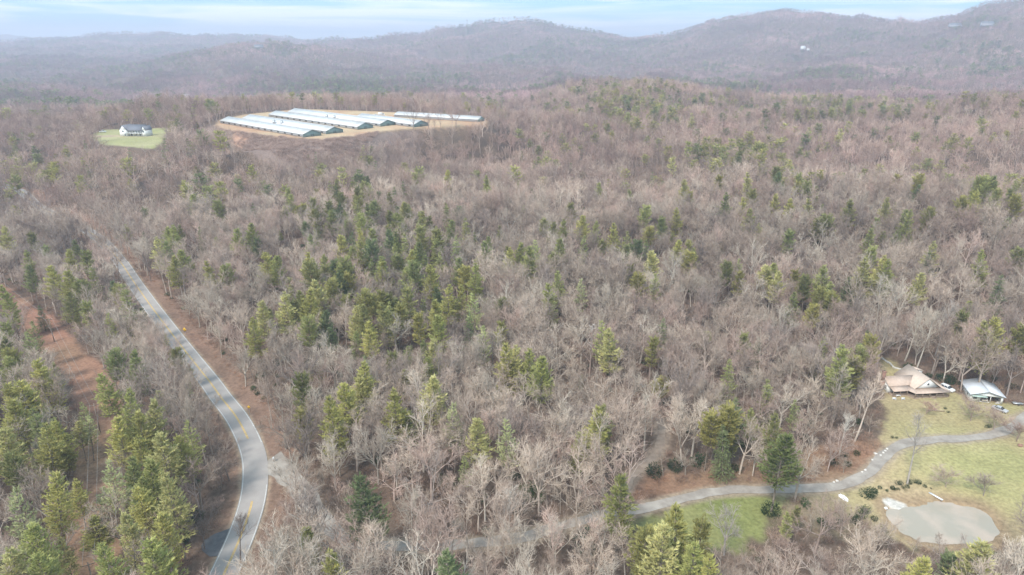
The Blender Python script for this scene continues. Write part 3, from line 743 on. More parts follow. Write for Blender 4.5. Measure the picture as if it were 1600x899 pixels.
STY = ['oak', 'oak', 'oak', 'fan', 'fan', 'fan', 'poplar', 'poplar', 'oak', 'fan', 'sapling', 'sapling']
BARE0 = [bare_tree(100 + i, s, 19 if s != 'sapling' else 10) for i, s in enumerate(STY)]
BARE1 = [bare_tree(200 + i, s, 19 if s != 'sapling' else 10, 1) for i, s in enumerate(STY[2:11])]
BARE2 = [bare_tree(300 + i, s, 19, 2) for i, s in enumerate(['oak', 'fan', 'poplar', 'oak', 'fan'])]
PSTY = ['white', 'white', 'white', 'olive', 'olive', 'thin', 'hemlock', 'white']
PINE0 = [pine_tree(400 + i, s) for i, s in enumerate(PSTY)]
PINE1 = [pine_tree(500 + i, s, 22, 1) for i, s in enumerate(['white', 'olive', 'olive', 'olive', 'hemlock'])]
PINE2 = [pine_tree(600 + i, s, 22, 2) for i, s in enumerate(['olive', 'olive', 'hemlock', 'olive'])]
SNAG = bare_tree(77, 'snag', 19, 0)
BUSH = [bush(700 + i) for i in range(3)]
BALL = bare_tree(801, 'fan', 6.0, 1, tw=.6)

def proto_collection(name, protos, m1, m2):
    c = bpy.data.collections.new(name)
    for i, (T_, C_) in enumerate(protos):
        o = bpy.data.objects.new("%s_%02d" % (name, i), joined("%s_%02d" % (name, i), T_, C_, m1, m2)); c.objects.link(o)
    return c
PC_B = proto_collection("pb", BARE0 + BARE1 + BARE2, M['bark'], M['twig'])     # indices 0-11, 12-20, 21-25
PC_P = proto_collection("pp", PINE0 + PINE1 + PINE2, M['pine_bark'], M['needle'])   # 0-7, 8-12, 13-16
PC_U = bpy.data.collections.new("pu")
for i in range(5):
    PC_U.objects.link(bpy.data.objects.new("pu_%02d" % i, mk("brush", brush(900 + i), M['twig'])))
ev = [bush(950, 1.5, 1.6, 170, .42)]
PC_U.objects.link(bpy.data.objects.new("pu_05", joined("evergreen_brush", ev[0][0], ev[0][1], M['bark'], M['leaf'])))

def scatter_object(name, pts, rotz, scl, idx, tint, coll):
    """many instances as ONE object: a mesh of points carrying rotation, size, kind and colour, instanced by geometry nodes"""
    me = bpy.data.meshes.new(name); n = len(pts); me.vertices.add(n)
    me.vertices.foreach_set("co", np.asarray(pts, np.float32).ravel())
    a = me.attributes.new("rot", 'FLOAT_VECTOR', 'POINT'); rv = np.zeros((n, 3), np.float32)
    rv[:, 2] = rotz; rv[:, 0] = rng.normal(0, .04, n); rv[:, 1] = rng.normal(0, .04, n); a.data.foreach_set("vector", rv.ravel())
    a = me.attributes.new("size", 'FLOAT_VECTOR', 'POINT'); a.data.foreach_set("vector", np.asarray(scl, np.float32).ravel())
    a = me.attributes.new("pick", 'INT', 'POINT'); a.data.foreach_set("value", np.asarray(idx, np.int32))
    a = me.attributes.new("tint", 'FLOAT_COLOR', 'POINT'); a.data.foreach_set("color", np.column_stack([tint, np.ones(n)]).astype(np.float32).ravel())
    o = bpy.data.objects.new(name, me); COL.objects.link(o)
    g = bpy.data.node_groups.new(name, 'GeometryNodeTree')
    g.interface.new_socket("Geometry", in_out='INPUT', socket_type='NodeSocketGeometry')
    g.interface.new_socket("Geometry", in_out='OUTPUT', socket_type='NodeSocketGeometry')
    gi = g.nodes.new("NodeGroupInput"); go = g.nodes.new("NodeGroupOutput")
    ip = g.nodes.new("GeometryNodeInstanceOnPoints"); ci = g.nodes.new("GeometryNodeCollectionInfo")
    ci.inputs['Collection'].default_value = coll; ci.inputs['Separate Children'].default_value = True; ci.inputs['Reset Children'].default_value = True
    def na(nm, dt):
        x = g.nodes.new("GeometryNodeInputNamedAttribute"); x.data_type = dt; x.inputs['Name'].default_value = nm; return x.outputs['Attribute']
    ip.inputs['Pick Instance'].default_value = True
    g.links.new(gi.outputs[0], ip.inputs['Points']); g.links.new(ci.outputs[0], ip.inputs['Instance'])
    g.links.new(na("pick", 'INT'), ip.inputs['Instance Index'])
    e2r = g.nodes.new("FunctionNodeEulerToRotation"); g.links.new(na("rot", 'FLOAT_VECTOR'), e2r.inputs[0]); g.links.new(e2r.outputs[0], ip.inputs['Rotation'])
    g.links.new(na("size", 'FLOAT_VECTOR'), ip.inputs['Scale']); g.links.new(ip.outputs[0], go.inputs[0])
    md = o.modifiers.new("instances", 'NODES'); md.node_group = g
    tag(o, kind="stuff"); return o

# ------------------------------------------------------------------ where the forest grows
def cleared(x, y, pad=0.0):
    """True where no tree stands: roads, verges, lawns, yards, pond, sheds, the cut corridor"""
    x = np.asarray(x, float).ravel(); y = np.asarray(y, float).ravel(); out = np.zeros(x.shape, bool); d = np.hypot(x, y)
    m = np.nonzero(d < 1150)[0]; xn, yn = x[m], y[m]; o = np.zeros(len(m), bool)
    D, Z, S = near_path(xn, yn, road, 30); far = np.hypot(xn, yn) > 375
    o |= (D < np.where(S > 0, np.where(far, 3.8, 9.0), np.where(far, 3.8, 6.5)) + pad)
    D, Z, S = near_path(xn, yn, drive, 20); o |= D < 3.2 + pad
    D, Z, S = near_path(xn, yn, trail, 20); o |= D < 3.0 + pad
    D, Z, S = near_path(xn, yn, corr, 20); o |= D < 6.0 + pad
    for P in (LAWN, GREEN, POND): o |= sdist(xn, yn, P, 20) < 0.5 + pad
    o |= sdist(xn, yn, PLATEAU, 60) < 3
    s = sdist(xn, yn, PLATEAU, 60); o |= (s < 26) & (yn < 700) & (xn < -100)
    o |= sdist(xn, yn, YARD, 60) < 2
    o |= (np.hypot((xn - CUT[0]) / 1.3, (yn - CUT[1]) / 1.8) < 9)
    out[m] = o
    o2 = None; out |= np.hypot((x - PAST[0]) / 2.0, (y - PAST[1]) / 2.6) < 32
    return out

# horizon test: which ground can be seen over the ridges in front of it
AZV = np.linspace(R(-60), R(60), 481); DV = np.concatenate([np.arange(100, 1200, 10.0), np.arange(1200, 8000, 25.0)])
va, vd = np.meshgrid(AZV, DV, indexing='ij'); hz_ = hgt(vd * np.sin(va), vd * np.cos(va))
can = (hz_ + T - CAM_H) / vd; run = np.maximum.accumulate(can, axis=1); run = np.concatenate([np.full((len(AZV), 1), -9.), run[:, :-1]], 1)
vis = (hz_ + T + 6 - CAM_H) / vd > run - 0.012
def visible(x, y):
    a = np.clip(((np.arctan2(x, y) - AZV[0]) / (AZV[1] - AZV[0])).astype(int), 0, len(AZV) - 1)
    d = np.hypot(x, y); di = np.clip(np.searchsorted(DV, d), 0, len(DV) - 1); return vis[a, di]

def scatter_zone(d0, d1, sp, jit=.46, seedoff=0, margin=150):
    margin = 520 if d1 < 600 else (380 if d1 < 1300 else 200)
    ex = d1 * math.sin(R(58 if d1 < 1300 else 45)); gx = np.arange(-ex, ex, sp); gy = np.arange(d0 * .6, d1, sp)
    X, Y = np.meshgrid(gx, gy); X = X + (np.arange(len(gy)) % 2)[:, None] * sp * .5
    X = (X + rng.uniform(-jit, jit, X.shape) * sp).ravel(); Y = (Y + rng.uniform(-jit, jit, Y.shape) * sp).ravel()
    d = np.hypot(X, Y); m = (d >= d0) & (d < d1); X, Y = X[m], Y[m]
    px, py, dep = project(X, Y, 12.0 * np.ones_like(X)); m = (px > -margin) & (px < 1600 + margin) & (dep > 10); X, Y = X[m], Y[m]
    Z = hgt(X, Y); px, py, dep = project(X, Y, Z + 20); m = (py < 899 + 60) & visible(X, Y); X, Y, Z = X[m], Y[m], Z[m]
    m = ~cleared(X, Y); return X[m], Y[m], Z[m]

# explicit pines read off the photograph: (column, row of the tree top, kind, height)
w, v, d, t_ = 'white', 'olive', 'hemlock', 'thin'
PINES = [(5,672,w),(61,660,w),(86,662,w),(130,652,t_),(73,748,w),(115,750,w),(171,721,t_),(157,762,t_),(208,682,w),(247,679,w),(278,678,w),(220,757,w),(252,806,w),(205,803,w),(44,816,w),(15,767,t_),(171,848,w),(213,647,w),(183,652,w),(25,720,v),(100,705,v),(230,720,w),(262,740,w),(145,812,w),(120,660,w),(12,600,w),(34,596,w),(8,630,w),(48,616,v),(62,560,w),(20,548,v),(96,840,w),(236,848,w),(10,850,w),(60,870,w),
 (25,228,v),(31,247,v),(83,256,w),(120,278,v),(164,247,d),(139,258,d),(131,220,d),(306,203,d),(292,217,d),(253,217,d),(200,233,d),(286,283,w),(325,292,d),(345,286,w),(370,281,d),(306,303,d),(395,261,v),(395,317,d),(311,353,d),(259,356,w),(242,372,w),(367,359,w),(392,350,w),(39,391,w),(106,391,w),(75,161,d),(220,156,d),(3,356,w),(33,203,d),(107,206,d),(79,419,w),(100,426,w),(121,443,v),(7,447,w),(183,450,v),(48,519,t_),(62,478,d),(262,353,w),(289,391,w),(273,401,w),(324,409,w),(393,498,w),(410,474,w),(462,471,v),(441,457,w),(182,449,v),(190,612,w),(128,628,t_),(233,628,w),(167,581,w),
 (581,253,d),(536,264,w),(492,239,d),(525,289,d),(533,306,v),(556,311,v),(572,320,d),(475,320,v),(467,324,v),(495,333,v),(511,317,v),(622,333,w),(628,317,w),(698,267,w),(709,286,d),(631,283,d),(614,292,d),(561,339,w),(533,367,w),(567,358,w),(606,356,v),(478,397,w),(503,400,w),(417,395,w),(428,402,w),(595,403,w),(622,403,v),(639,392,w),(650,389,w),(556,422,v),(542,431,v),(673,414,w),(723,420,v),(742,411,w),(697,447,w),(720,447,w),(734,242,d),(759,275,w),(795,389,w),
 (497,438,w),(520,444,v),(478,455,w),(553,480,w),(542,463,v),(572,461,v),(595,458,v),(606,463,v),(620,477,v),(745,458,t_),(681,469,w),(686,494,w),(656,491,v),(578,505,w),(495,511,w),(731,488,d),(753,508,t_),(781,508,v),(673,533,w),(572,552,d),(567,569,w),(561,588,w),(539,600,w),(609,552,v),(617,605,w),(670,586,w),(707,636,t_),(750,650,w),(483,575,v),(500,580,v),(464,591,v),(520,625,w),(475,641,v),(795,541,w),(795,652,t_),(784,472,v),
 (811,381,w),(839,376,t_),(864,400,v),(861,445,w),(911,437,t_),(959,512,w),(986,417,v),(997,434,v),(978,384,v),(1011,376,d),(1022,392,w),(1059,376,w),(1081,376,w),(1073,398,v),(803,541,w),(828,551,w),(847,559,w),(1134,414,v),(1156,428,v),(1195,414,w),(1189,526,d),(1036,592,v),(1034,498,d),(1020,531,v),
 (1219,426,w),(1244,426,v),(1261,437,v),(1206,412,w),(1281,456,v),(1295,465,v),(1270,481,v),(1308,462,v),(1356,403,w),(1389,406,w),(1378,400,w),(1436,428,w),(1459,378,w),(1453,395,d),(1542,392,w),(1589,392,v),(1503,490,v),(1564,498,w),(1553,506,w),(1595,515,v),(1361,517,d),(1367,531,v),(1311,537,d),(1322,559,t_),(1345,551,v),(1339,567,v),
 (861,145,v),(967,131,d),(958,136,d),(979,136,d),(922,156,d),(936,153,v),(947,159,v),(967,164,d),(1006,153,w),(1017,145,d),(1036,142,w),(1056,148,d),(1111,131,d),(1159,134,d),(1184,134,w),(1145,137,d),(995,184,w),(953,178,v),(950,195,v),(956,206,v),(881,181,d),(900,159,d),(1036,181,v),(1045,173,d),(1061,190,d),(1084,178,w),(1078,223,w),(1100,226,v),(1131,231,v),(1159,237,v),(1189,234,w),(1134,242,v),(1014,215,v),(1045,231,v),(1056,248,w),(1020,270,d),(934,287,w),(911,337,w),(881,342,w),(959,351,w),(1059,326,w),(1014,359,v),(1070,281,w),(1120,276,v),(1173,270,w),(1162,309,w),(1177,300,v),(1078,301,v),(895,320,v),(817,237,d),(892,256,d),
 (1242,151,v),(1261,153,v),(1281,153,v),(1303,156,v),(1350,159,v),(1328,164,v),(1381,159,v),(1411,156,v),(1431,153,v),(1492,151,v),(1525,148,v),(1570,148,v),(1342,170,d),(1270,170,v),(1245,173,v),(1317,203,w),(1292,209,d),(1267,201,w),(1517,217,w),(1589,176,v),(1598,201,d),(1575,206,v),(1222,242,w),(1236,251,w),(1206,242,v),(1225,284,d),(1242,284,v),(1261,287,v),(1283,276,v),(1211,304,w),(1236,312,w),(1267,312,w),(1297,340,v),(1386,309,w),(1420,329,w),(1436,276,v),(1498,273,d),(1450,329,v),(1525,298,w),(1511,312,v),(1561,298,v),(1575,298,v),(1589,309,v),(1333,256,d),
 (968,742,w),(933,631,w),(1111,645,v),(1136,638,v),(1033,600,v),(1140,662,d),(1062,798,w),(1036,818,w),(1088,848,w),(1120,868,w),(525,870,w),(1530,850,w),(1440,868,w),(1010,842,v),(257,521,w),(294,566,w),(1100,818,v)]
PT = {'white': [(.156,.146,.052),(.176,.162,.060),(.130,.130,.048),(.182,.168,.075)], 'olive': [(.12,.112,.042),(.14,.125,.045),(.10,.10,.04)], 'thin': [(.165,.165,.085),(.15,.155,.07)], 'hemlock': [(.075,.088,.042),(.085,.095,.045)]}
PG = 2.95
PIX = {'white': [0, 1, 2, 7], 'olive': [3, 4], 'thin': [5], 'hemlock': [6]}
rr = random.Random(11)
pine_ind = []      # dicts of individual trees
for (px, py, kd) in PINES:
    H = {'white': 24, 'olive': 20, 'thin': 24, 'hemlock': 19}[kd] * rr.uniform(.9, 1.1)
    for hh in (H, H * .8, H * .62):
        p = unproj(px, py, hgt, lift=hh * .97, t0=90)
        if not cleared([p[0]], [p[1]], -1.2 if hh > H * .7 else -3)[0]: break
    small = (px, py) in ((257, 521), (294, 566), (495, 511), (483, 575), (500, 580))
    if small:
        hh = 9.0; p = unproj(px, py, hgt, lift=hh, t0=90)
    zz = h1(p[0], p[1]); tn = rr.choice(PT[kd]); g = rr.uniform(.85, 1.18) * PG
    pine_ind.append(dict(x=p[0], y=p[1], z=zz, s=hh / 22 * 1.0, w=rr.uniform(.9, 1.15) * (1.25 if hh < 15 and not small else 1), v=rr.choice(PIX[kd]), tint=[c * g for c in tn], style=kd, rz=rr.uniform(0, 6.28)))
# the big full evergreen by the drive
p = unproj(1205, 800, hgt); pine_ind.append(dict(x=p[0], y=p[1], z=h1(*p), s=1.12, w=1.25, v=1, tint=[.20, .225, .085], style='white', rz=1.0, label="big full dark green pine at the drive edge beside the green lawn"))
PX = np.array([[q['x'], q['y']] for q in pine_ind])

# explicit bare trees: (column, row, 'b'ase or 't'op, prototype, height, tint, label)
pale = (.48, .43, .365); tan = (.42, .35, .29); dark = (.20, .165, .145); grey = (.40, .36, .33); pink = (.44, .345, .30)
BX = [(1418, 757, 'b', 6, 22, (.40, .36, .32), "tall pale bare tree with white trunk rising from the shrub bed on the lawn"),
 (1131, 868, 'b', 0, 15, grey, "slim bare tree with open crown standing on the bright green lawn"),
 (617, 488, 't', 1, 19, pale, "pale forked bare tree with bright forking trunk amid young pines"),
 (505, 522, 't', 3, 18, pale, "round vase shaped pale bare tree above the road bend"),
 (1048, 402, 't', 2, 26, pale, "huge spreading pale bare tree towering over the middle of the woods"),
 (1013, 618, 't', 6, 19, pale, "pale upright bare tree standing beside the curving dirt trail"),
 (795, 757, 't', 6, 17, (.62, .58, .52), "bright pale conical bare tree just above the gravel drive"),
 (905, 745, 't', 0, 17, tan, "domed bare tree leaning over the gravel drive, leftmost of the roadside pair"),
 (940, 748, 't', 2, 16, tan, "domed bare tree at the gravel drive next to a slender pine"),
 (376, 880, 'b', 7, 15, dark, "dark thin bare tree leaning over the lower road lane"),
 (358, 752, 'b', 7, 17, dark, "dark slender bare tree on the inside of the road bend"),
 (503, 856, 'b', 9, 17, dark, "dark trunked bare tree standing where the gravel drive curves"),
 (1085, 418, 't', 3, 19, pale, "pale narrow bare tree right of the huge spreading one"),
 (1315, 470, 't', 4, 19, tan, "brownish bare tree below the olive pine clump on the right slope"),
 (1225, 478, 't', 0, 20, pale, "broad pale bare tree left of the brown roofed house woods"),
 (1385, 430, 't', 6, 27, pale, "very tall pale poplar leftmost of the stand behind the house"),
 (1400, 432, 't', 7, 27, pale, "very tall pale poplar rising behind the brick chimney"),
 (1434, 470, 't', 6, 25, pale, "tall pale poplar on the slope above the parked white car"),
 (1452, 485, 't', 7, 25, pale, "tall pale leaning poplar between the house and the metal barn"),
 (1480, 470, 't', 6, 24, grey, "tall grey poplar on the slope behind the metal barn"),
 (1355, 590, 't', 4, 15, grey, "grey bare tree beside the left edge of the house lawn"),
 (1325, 640, 't', 7, 16, (.6, .56, .5), "white stemmed bare tree at the wood edge left of the lawn"),
 (1255, 665, 't', 6, 15, pink, "pinkish bare sapling behind the big drive side pine"),
 (1305, 672, 't', 4, 14, pink, "pinkish bare tree on the brushy bank above the drive"),
 (1160, 520, 't', 2, 20, pink, "wide rounded pinkish bare tree in the centre right woods"),
 (1280, 545, 't', 1, 21, tan, "broad tan bare tree left of the brown roofed house")]
bare_ind = []
for (px, py, mode, vi, H, tn, lab) in BX:
    p = unproj(px, py, hgt, lift=(H if mode == 't' else 0), t0=90); zz = h1(p[0], p[1])
    bare_ind.append(dict(x=p[0], y=p[1], z=zz, s=H / 19, w=1.0, v=vi, tint=list(tn), style=STY[vi], rz=rr.uniform(0, 6.28), label=lab))
EX = np.vstack([PX, [[q['x'], q['y']] for q in bare_ind]])

def min_d2(X, Y, P):
    out = np.full(X.shape, 1e9)
    for c in range(0, len(X), 20000): out[c:c + 20000] = ((X[c:c + 20000, None] - P[:, 0]) ** 2 + (Y[c:c + 20000, None] - P[:, 1]) ** 2).min(1)
    return out
def pine_patch(px, py, d):
    """extra evergreens that grow between the ones listed, denser in the stands seen in the photograph"""
    f = np.full(px.shape, .045)
    for cx, cy, rx, ry, a in [(570, 460, 125, 80, .62), (690, 430, 130, 60, .32), (860, 420, 120, 60, .14), (620, 560, 120, 70, .22), (540, 345, 100, 50, .45), (1000, 400, 140, 60, .15), (620, 380, 90, 50, .3), (40, 640, 70, 110, .45), (170, 740, 120, 130, .50), (30, 260, 60, 40, .35), (330, 300, 60, 40, .25), (1000, 160, 110, 35, .35), (1350, 165, 180, 22, .30), (1140, 240, 110, 22, .30), (1260, 450, 70, 50, .35), (1230, 300, 50, 40, .25), (1560, 310, 50, 40, .25), (1340, 560, 40, 60, .35), (1130, 680, 60, 60, .15), (1060, 830, 80, 40, .25), (120, 450, 90, 60, .22)]:
        f = np.maximum(f, a * np.exp(-((px - cx) / rx) ** 2 - ((py - cy) / ry) ** 2))
    return f

xs, ys, zs = [], [], []
for z0, z1, spc in ((105, 480, 6.0), (480, 1250, 6.8), (1250, 2600, 9.5), (2600, 4800, 14.0), (4800, 7800, 22.0)):
    X, Y, Z = scatter_zone(z0, z1, spc); xs.append(X); ys.append(Y); zs.append(Z); print("zone", z0, len(X))
X = np.concatenate(xs); Y = np.concatenate(ys); Z = np.concatenate(zs); Dd = np.hypot(X, Y)
near = Dd < 1400
md = np.full(X.shape, 1e9); md[near] = min_d2(X[near], Y[near], EX); keep = md > 3.6 ** 2
# a view of the explicit trees: nothing tall grows directly on top of them
X, Y, Z, Dd = X[keep], Y[keep], Z[keep], Dd[keep]
# no canopy where a listed landmark must stand clear (tree on the lawn edge, barn front ...)
px, py, dep = project(X, Y, Z + 14)
fp = pine_patch(px, py, Dd)
farn = fbm(X / 260. + 11, Y / 260. + 4, 3)
fp = np.where(Dd > 1350, .05 + .42 * sstep(.54, .68, farn), fp)
gr_b = np.exp(-((px - 530) / 130) ** 2 - ((py - 133) / 18) ** 2) * .45 * (Dd > 1400); fp = np.maximum(fp, gr_b)
is_p = rng.random(len(X)) < fp
n_ = len(X)
sc = rng.uniform(.62, 1.2, n_) * (.74 + .52 * fbm(X / 38. + 4, Y / 38., 3)); thin_ = (fbm(X / 24. + 40, Y / 24., 3) < .36) & (Dd < 1300) & (rng.random(n_) < .7); sc = np.where(thin_, sc * .45, sc)
rot = rng.uniform(0, 6.283, n_)
# bark colours: wood-wide drift plus each tree's own; distant haze is tinted in too
pal = np.array([(.475, .395, .33), (.52, .455, .385), (.40, .325, .275), (.47, .36, .31), (.33, .275, .245)])
pk = rng.choice(5, n_, p=[.32, .2, .2, .16, .12]); tint = pal[pk] * rng.uniform(.70, 1.2, n_)[:, None]
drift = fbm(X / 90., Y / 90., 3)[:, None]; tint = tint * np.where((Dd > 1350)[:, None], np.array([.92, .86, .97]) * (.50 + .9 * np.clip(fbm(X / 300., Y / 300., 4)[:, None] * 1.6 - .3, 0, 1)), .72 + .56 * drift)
mau = sstep(300, 750, Dd)[:, None]; tint = tint * (1 - mau) + tint * np.array([1.0, .90, .905]) * mau
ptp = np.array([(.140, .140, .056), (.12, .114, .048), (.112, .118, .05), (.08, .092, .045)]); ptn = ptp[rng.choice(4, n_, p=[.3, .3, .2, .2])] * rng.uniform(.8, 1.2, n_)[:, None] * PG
ptn = np.where((Dd > 1350)[:, None], ptn * np.array([.75, .8, .9]), ptn * np.where((Dd > 480)[:, None], np.array([1.1, 1.02, 1.0]), 1.0))  # far needles dimmed and bluer: distance haze put into their colour
tint[is_p] = ptn[is_p]
idx = np.zeros(n_, int)
bn = ~is_p
idx[bn & (Dd < 480)] = rng.choice(12, (bn & (Dd < 480)).sum(), p=[.09] * 10 + [.05, .05])
idx[bn & (Dd >= 480) & (Dd < 1300)] = 12 + rng.integers(0, 9, (bn & (Dd >= 480) & (Dd < 1300)).sum())
idx[bn & (Dd >= 1300)] = 21 + rng.integers(0, 5, (bn & (Dd >= 1300)).sum())
a_ = is_p & (Dd < 480); idx[a_] = rng.choice(8, a_.sum())
a_ = is_p & (Dd >= 480) & (Dd < 1300); idx[a_] = 8 + rng.integers(0, 5, a_.sum())
a_ = is_p & (Dd >= 1300); idx[a_] = 13 + rng.integers(0, 4, a_.sum())
# openings: where the photograph looks past the trees onto road, lawns, pond and roofs, the wood there is kept low or absent
OPEN = [([(340, 899), (362, 850), (380, 800), (388, 755), (384, 700), (360, 650), (322, 600), (280, 548), (232, 482), (180, 410), (190, 402), (260, 480), (330, 575), (400, 660), (418, 700), (416, 770), (396, 850), (376, 899)], 0.02),
        ([(285, 530), (240, 480), (190, 415), (200, 415), (250, 470), (300, 540)], 0.2),
        ([(985, 800), (1050, 780), (1110, 765), (1240, 758), (1345, 742), (1390, 700), (1450, 682), (1600, 655), (1600, 845), (1580, 822), (1540, 794), (1460, 781), (1390, 785), (1330, 775), (1230, 775), (1180, 845), (1100, 850), (1000, 835)], 0.0),
        ([(1385, 790), (1450, 785), (1540, 795), (1570, 820), (1570, 838), (1400, 825)], 0.12),
        ([(1376, 565), (1440, 585), (1500, 600), (1600, 625), (1600, 670), (1370, 700)], 0.0),
        ([(1378, 545), (1430, 570), (1480, 590), (1376, 590)], 0.1),
        ([(855, 830), (985, 798), (985, 812), (870, 845), (700, 862), (560, 862), (545, 850), (690, 850)], 0.42),
        ([(420, 715), (450, 722), (545, 840), (530, 852), (470, 790)], 0.55),
        ([(1000, 760), (1150, 735), (1240, 745), (1240, 770), (1000, 790)], 0.05),
        ([(1005, 735), (1045, 690), (1040, 650), (1025, 650), (1025, 690), (980, 740)], 0.1),
        ([(635, 178), (745, 182), (745, 194), (635, 200)], .22),
        ([(350, 186), (420, 176), (470, 172), (635, 178), (635, 202), (560, 214), (480, 222), (352, 206)], 0.0),
        ([(362, 212), (470, 218), (520, 219), (600, 206), (585, 216), (520, 232), (450, 240), (395, 240), (368, 226)], 0.04),
        ([(150, 206), (188, 195), (235, 195), (262, 200), (250, 226), (160, 226)], 0.0),
        ([(10, 478), (60, 500), (100, 545), (135, 575), (168, 620), (168, 690), (150, 690), (140, 620), (90, 570), (20, 500)], 0.1),
        ([(140, 700), (165, 700), (165, 800), (140, 800)], 0.25)]
lucky = rng.random(n_); drop = np.zeros(n_, bool)
def covers(s_, poly):
    hit = np.zeros(n_, bool)
    Hh = np.where(is_p, 22, 19) * s_
    for fz, fw in ((.35, 0), (.6, 0), (.6, -3.0), (.6, 3.0), (.85, -2.5), (.85, 2.5), (1.0, 0)):
        ax, ay, _ = project(X + fw * s_, Y, Z + fz * Hh); hit |= pip(ax, ay, poly)
    return hit & (Dd < 1000)
for poly, kp in OPEN:
    bb = (lucky > kp); h_ = covers(sc, poly) & bb
    sc = np.where(h_, sc * .42, sc)
for poly, kp in OPEN:
    drop |= covers(sc, poly) & (lucky > kp)
drop |= sc < .16
X, Y, Z, Dd, px, py, dep, fp, is_p, sc, rot, tint, pk = [q[~drop] for q in (X, Y, Z, Dd, px, py, dep, fp, is_p, sc, rot, tint, pk)]
n_ = len(X); bn = ~is_p; idx = idx[~drop]
# trees that are individuals: the largest in the picture
prj = sc * 19 / dep; inframe = (px > 4) & (px < 1596) & (py > 4) & (py < 890)
LIM = 300
order = np.argsort(-prj); ob = [i for i in order if bn[i] and inframe[i] and Dd[i] < 480][:LIM - len(bare_ind)]
own_p = sorted(pine_ind, key=lambda q: -q['s'] / math.hypot(q['x'], q['y']))
op = [i for i in order if is_p[i] and inframe[i] and Dd[i] < 480]
cand = [(q['s'] * 22 / math.hypot(q['x'], q['y'], CAM_H), 'e', q) for q in pine_ind] + [(prj[i], 's', i) for i in op]
cand.sort(key=lambda c: -c[0]); chosen = cand[:LIM]; rest = [c[2] for c in cand[LIM:] if c[1] == 'e']
pine_ind = [c[2] for c in chosen if c[1] == 'e']; op = [c[2] for c in chosen if c[1] == 's']
taken = np.zeros(n_, bool); taken[ob] = True; taken[op] = True
def to_d(i, pine): return dict(x=X[i], y=Y[i], z=Z[i], s=sc[i], w=1.0, v=int(idx[i]), tint=[float(c) for c in tint[i]], style=(PSTY if pine else STY)[int(idx[i])], rz=float(rot[i]))
bare_ind += [to_d(i, False) for i in ob]; pine_ind += [to_d(i, True) for i in op]
# stuff: the rest of each kind as one object
m = bn & ~taken; wd = np.where(Dd > 4800, 2.0, np.where(Dd > 2600, 1.4, np.where(Dd > 1300, 1.15, 1.0)))
wd = wd * np.where(is_p & (Dd > 480), 1.25, 1.0)
S3 = np.column_stack([sc * wd, sc * wd, sc * np.where(Dd > 4800, 1.2, 1) * np.where(is_p & (Dd > 480), .85, 1)])
scatter_object("bare_forest", np.column_stack([X, Y, Z])[m], rot[m], S3[m], idx[m], tint[m], PC_B)
m = is_p & ~taken
rp = np.array([[q['x'], q['y'], q['z']] for q in rest]).reshape(-1, 3)
def lod_pine(q):
    dd = math.hypot(q['x'], q['y']); 
    return q['v'] if dd < 480 else 8 + {'white': rr.choice((0, 1)), 'thin': 0, 'olive': rr.choice((2, 3)), 'hemlock': 4}[q['style']]
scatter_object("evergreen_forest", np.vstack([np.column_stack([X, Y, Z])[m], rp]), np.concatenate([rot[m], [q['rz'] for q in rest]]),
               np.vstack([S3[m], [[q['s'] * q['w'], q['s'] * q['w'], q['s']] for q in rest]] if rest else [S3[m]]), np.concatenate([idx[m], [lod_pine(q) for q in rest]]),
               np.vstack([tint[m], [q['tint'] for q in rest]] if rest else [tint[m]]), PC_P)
print("bare", bn.sum(), "pine", is_p.sum(), "ind", len(bare_ind), len(pine_ind), "rest", len(rest))

# undergrowth
Xu, Yu, Zu = scatter_zone(105, 430, 3.1, .5)
px_, py_, _ = project(Xu, Yu, Zu); D, _, S = near_path(Xu, Yu, road, 30)
k_ = rng.random(len(Xu)) < .75; Xu, Yu, Zu = Xu[k_], Yu[k_], Zu[k_]; n_u = len(Xu)
ui = rng.integers(0, 5, n_u); ev_ = rng.random(n_u) < .05 + .25 * sstep(.58, .7, fbm(Xu / 22., Yu / 22., 3)); ui[ev_] = 5
tu = np.array([(.30, .20, .155), (.36, .27, .21), (.26, .185, .15)])[rng.integers(0, 3, n_u)] * rng.uniform(.8, 1.2, n_u)[:, None]; tu[ev_] = np.array((.055, .085, .035)) * rng.uniform(.7, 1.4, ev_.sum())[:, None]
su = rng.uniform(.6, 1.3, n_u); scatter_object("undergrowth", np.column_stack([Xu, Yu, Zu]), rng.uniform(0, 6.28, n_u), np.column_stack([su, su, su]), ui, tu, PC_U)
# low brush on the roadside bank and the red bank above the drive
bx = rng.uniform(-230, 300, 40000); by = rng.uniform(110, 420, 40000)
Db, _, Sb = near_path(bx, by, road, 20); sb = sdist(bx, by, BANK, 5)
m = (((Db > 7.5) & (Db < 14) & (Sb > 0) & (rng.random(40000) < .30)) | ((sb < 0) & (rng.random(40000) < .35)))
D2, _, _ = near_path(bx, by, drive, 10); m &= D2 > 3.2
bx, by = bx[m], by[m]; s_ = rng.uniform(.18, .5, len(bx)); s_ = np.where(sb[m] < 0, s_ * 1.7, s_)
scatter_object("bank_brush", np.column_stack([bx, by, hgt(bx, by)]), rng.uniform(0, 6.28, len(bx)), np.column_stack([s_ * 1.4, s_ * 1.4, s_]), rng.integers(0, 5, len(bx)), np.array([(.36, .22, .15)]) * rng.uniform(.7, 1.3, len(bx))[:, None], PC_U)

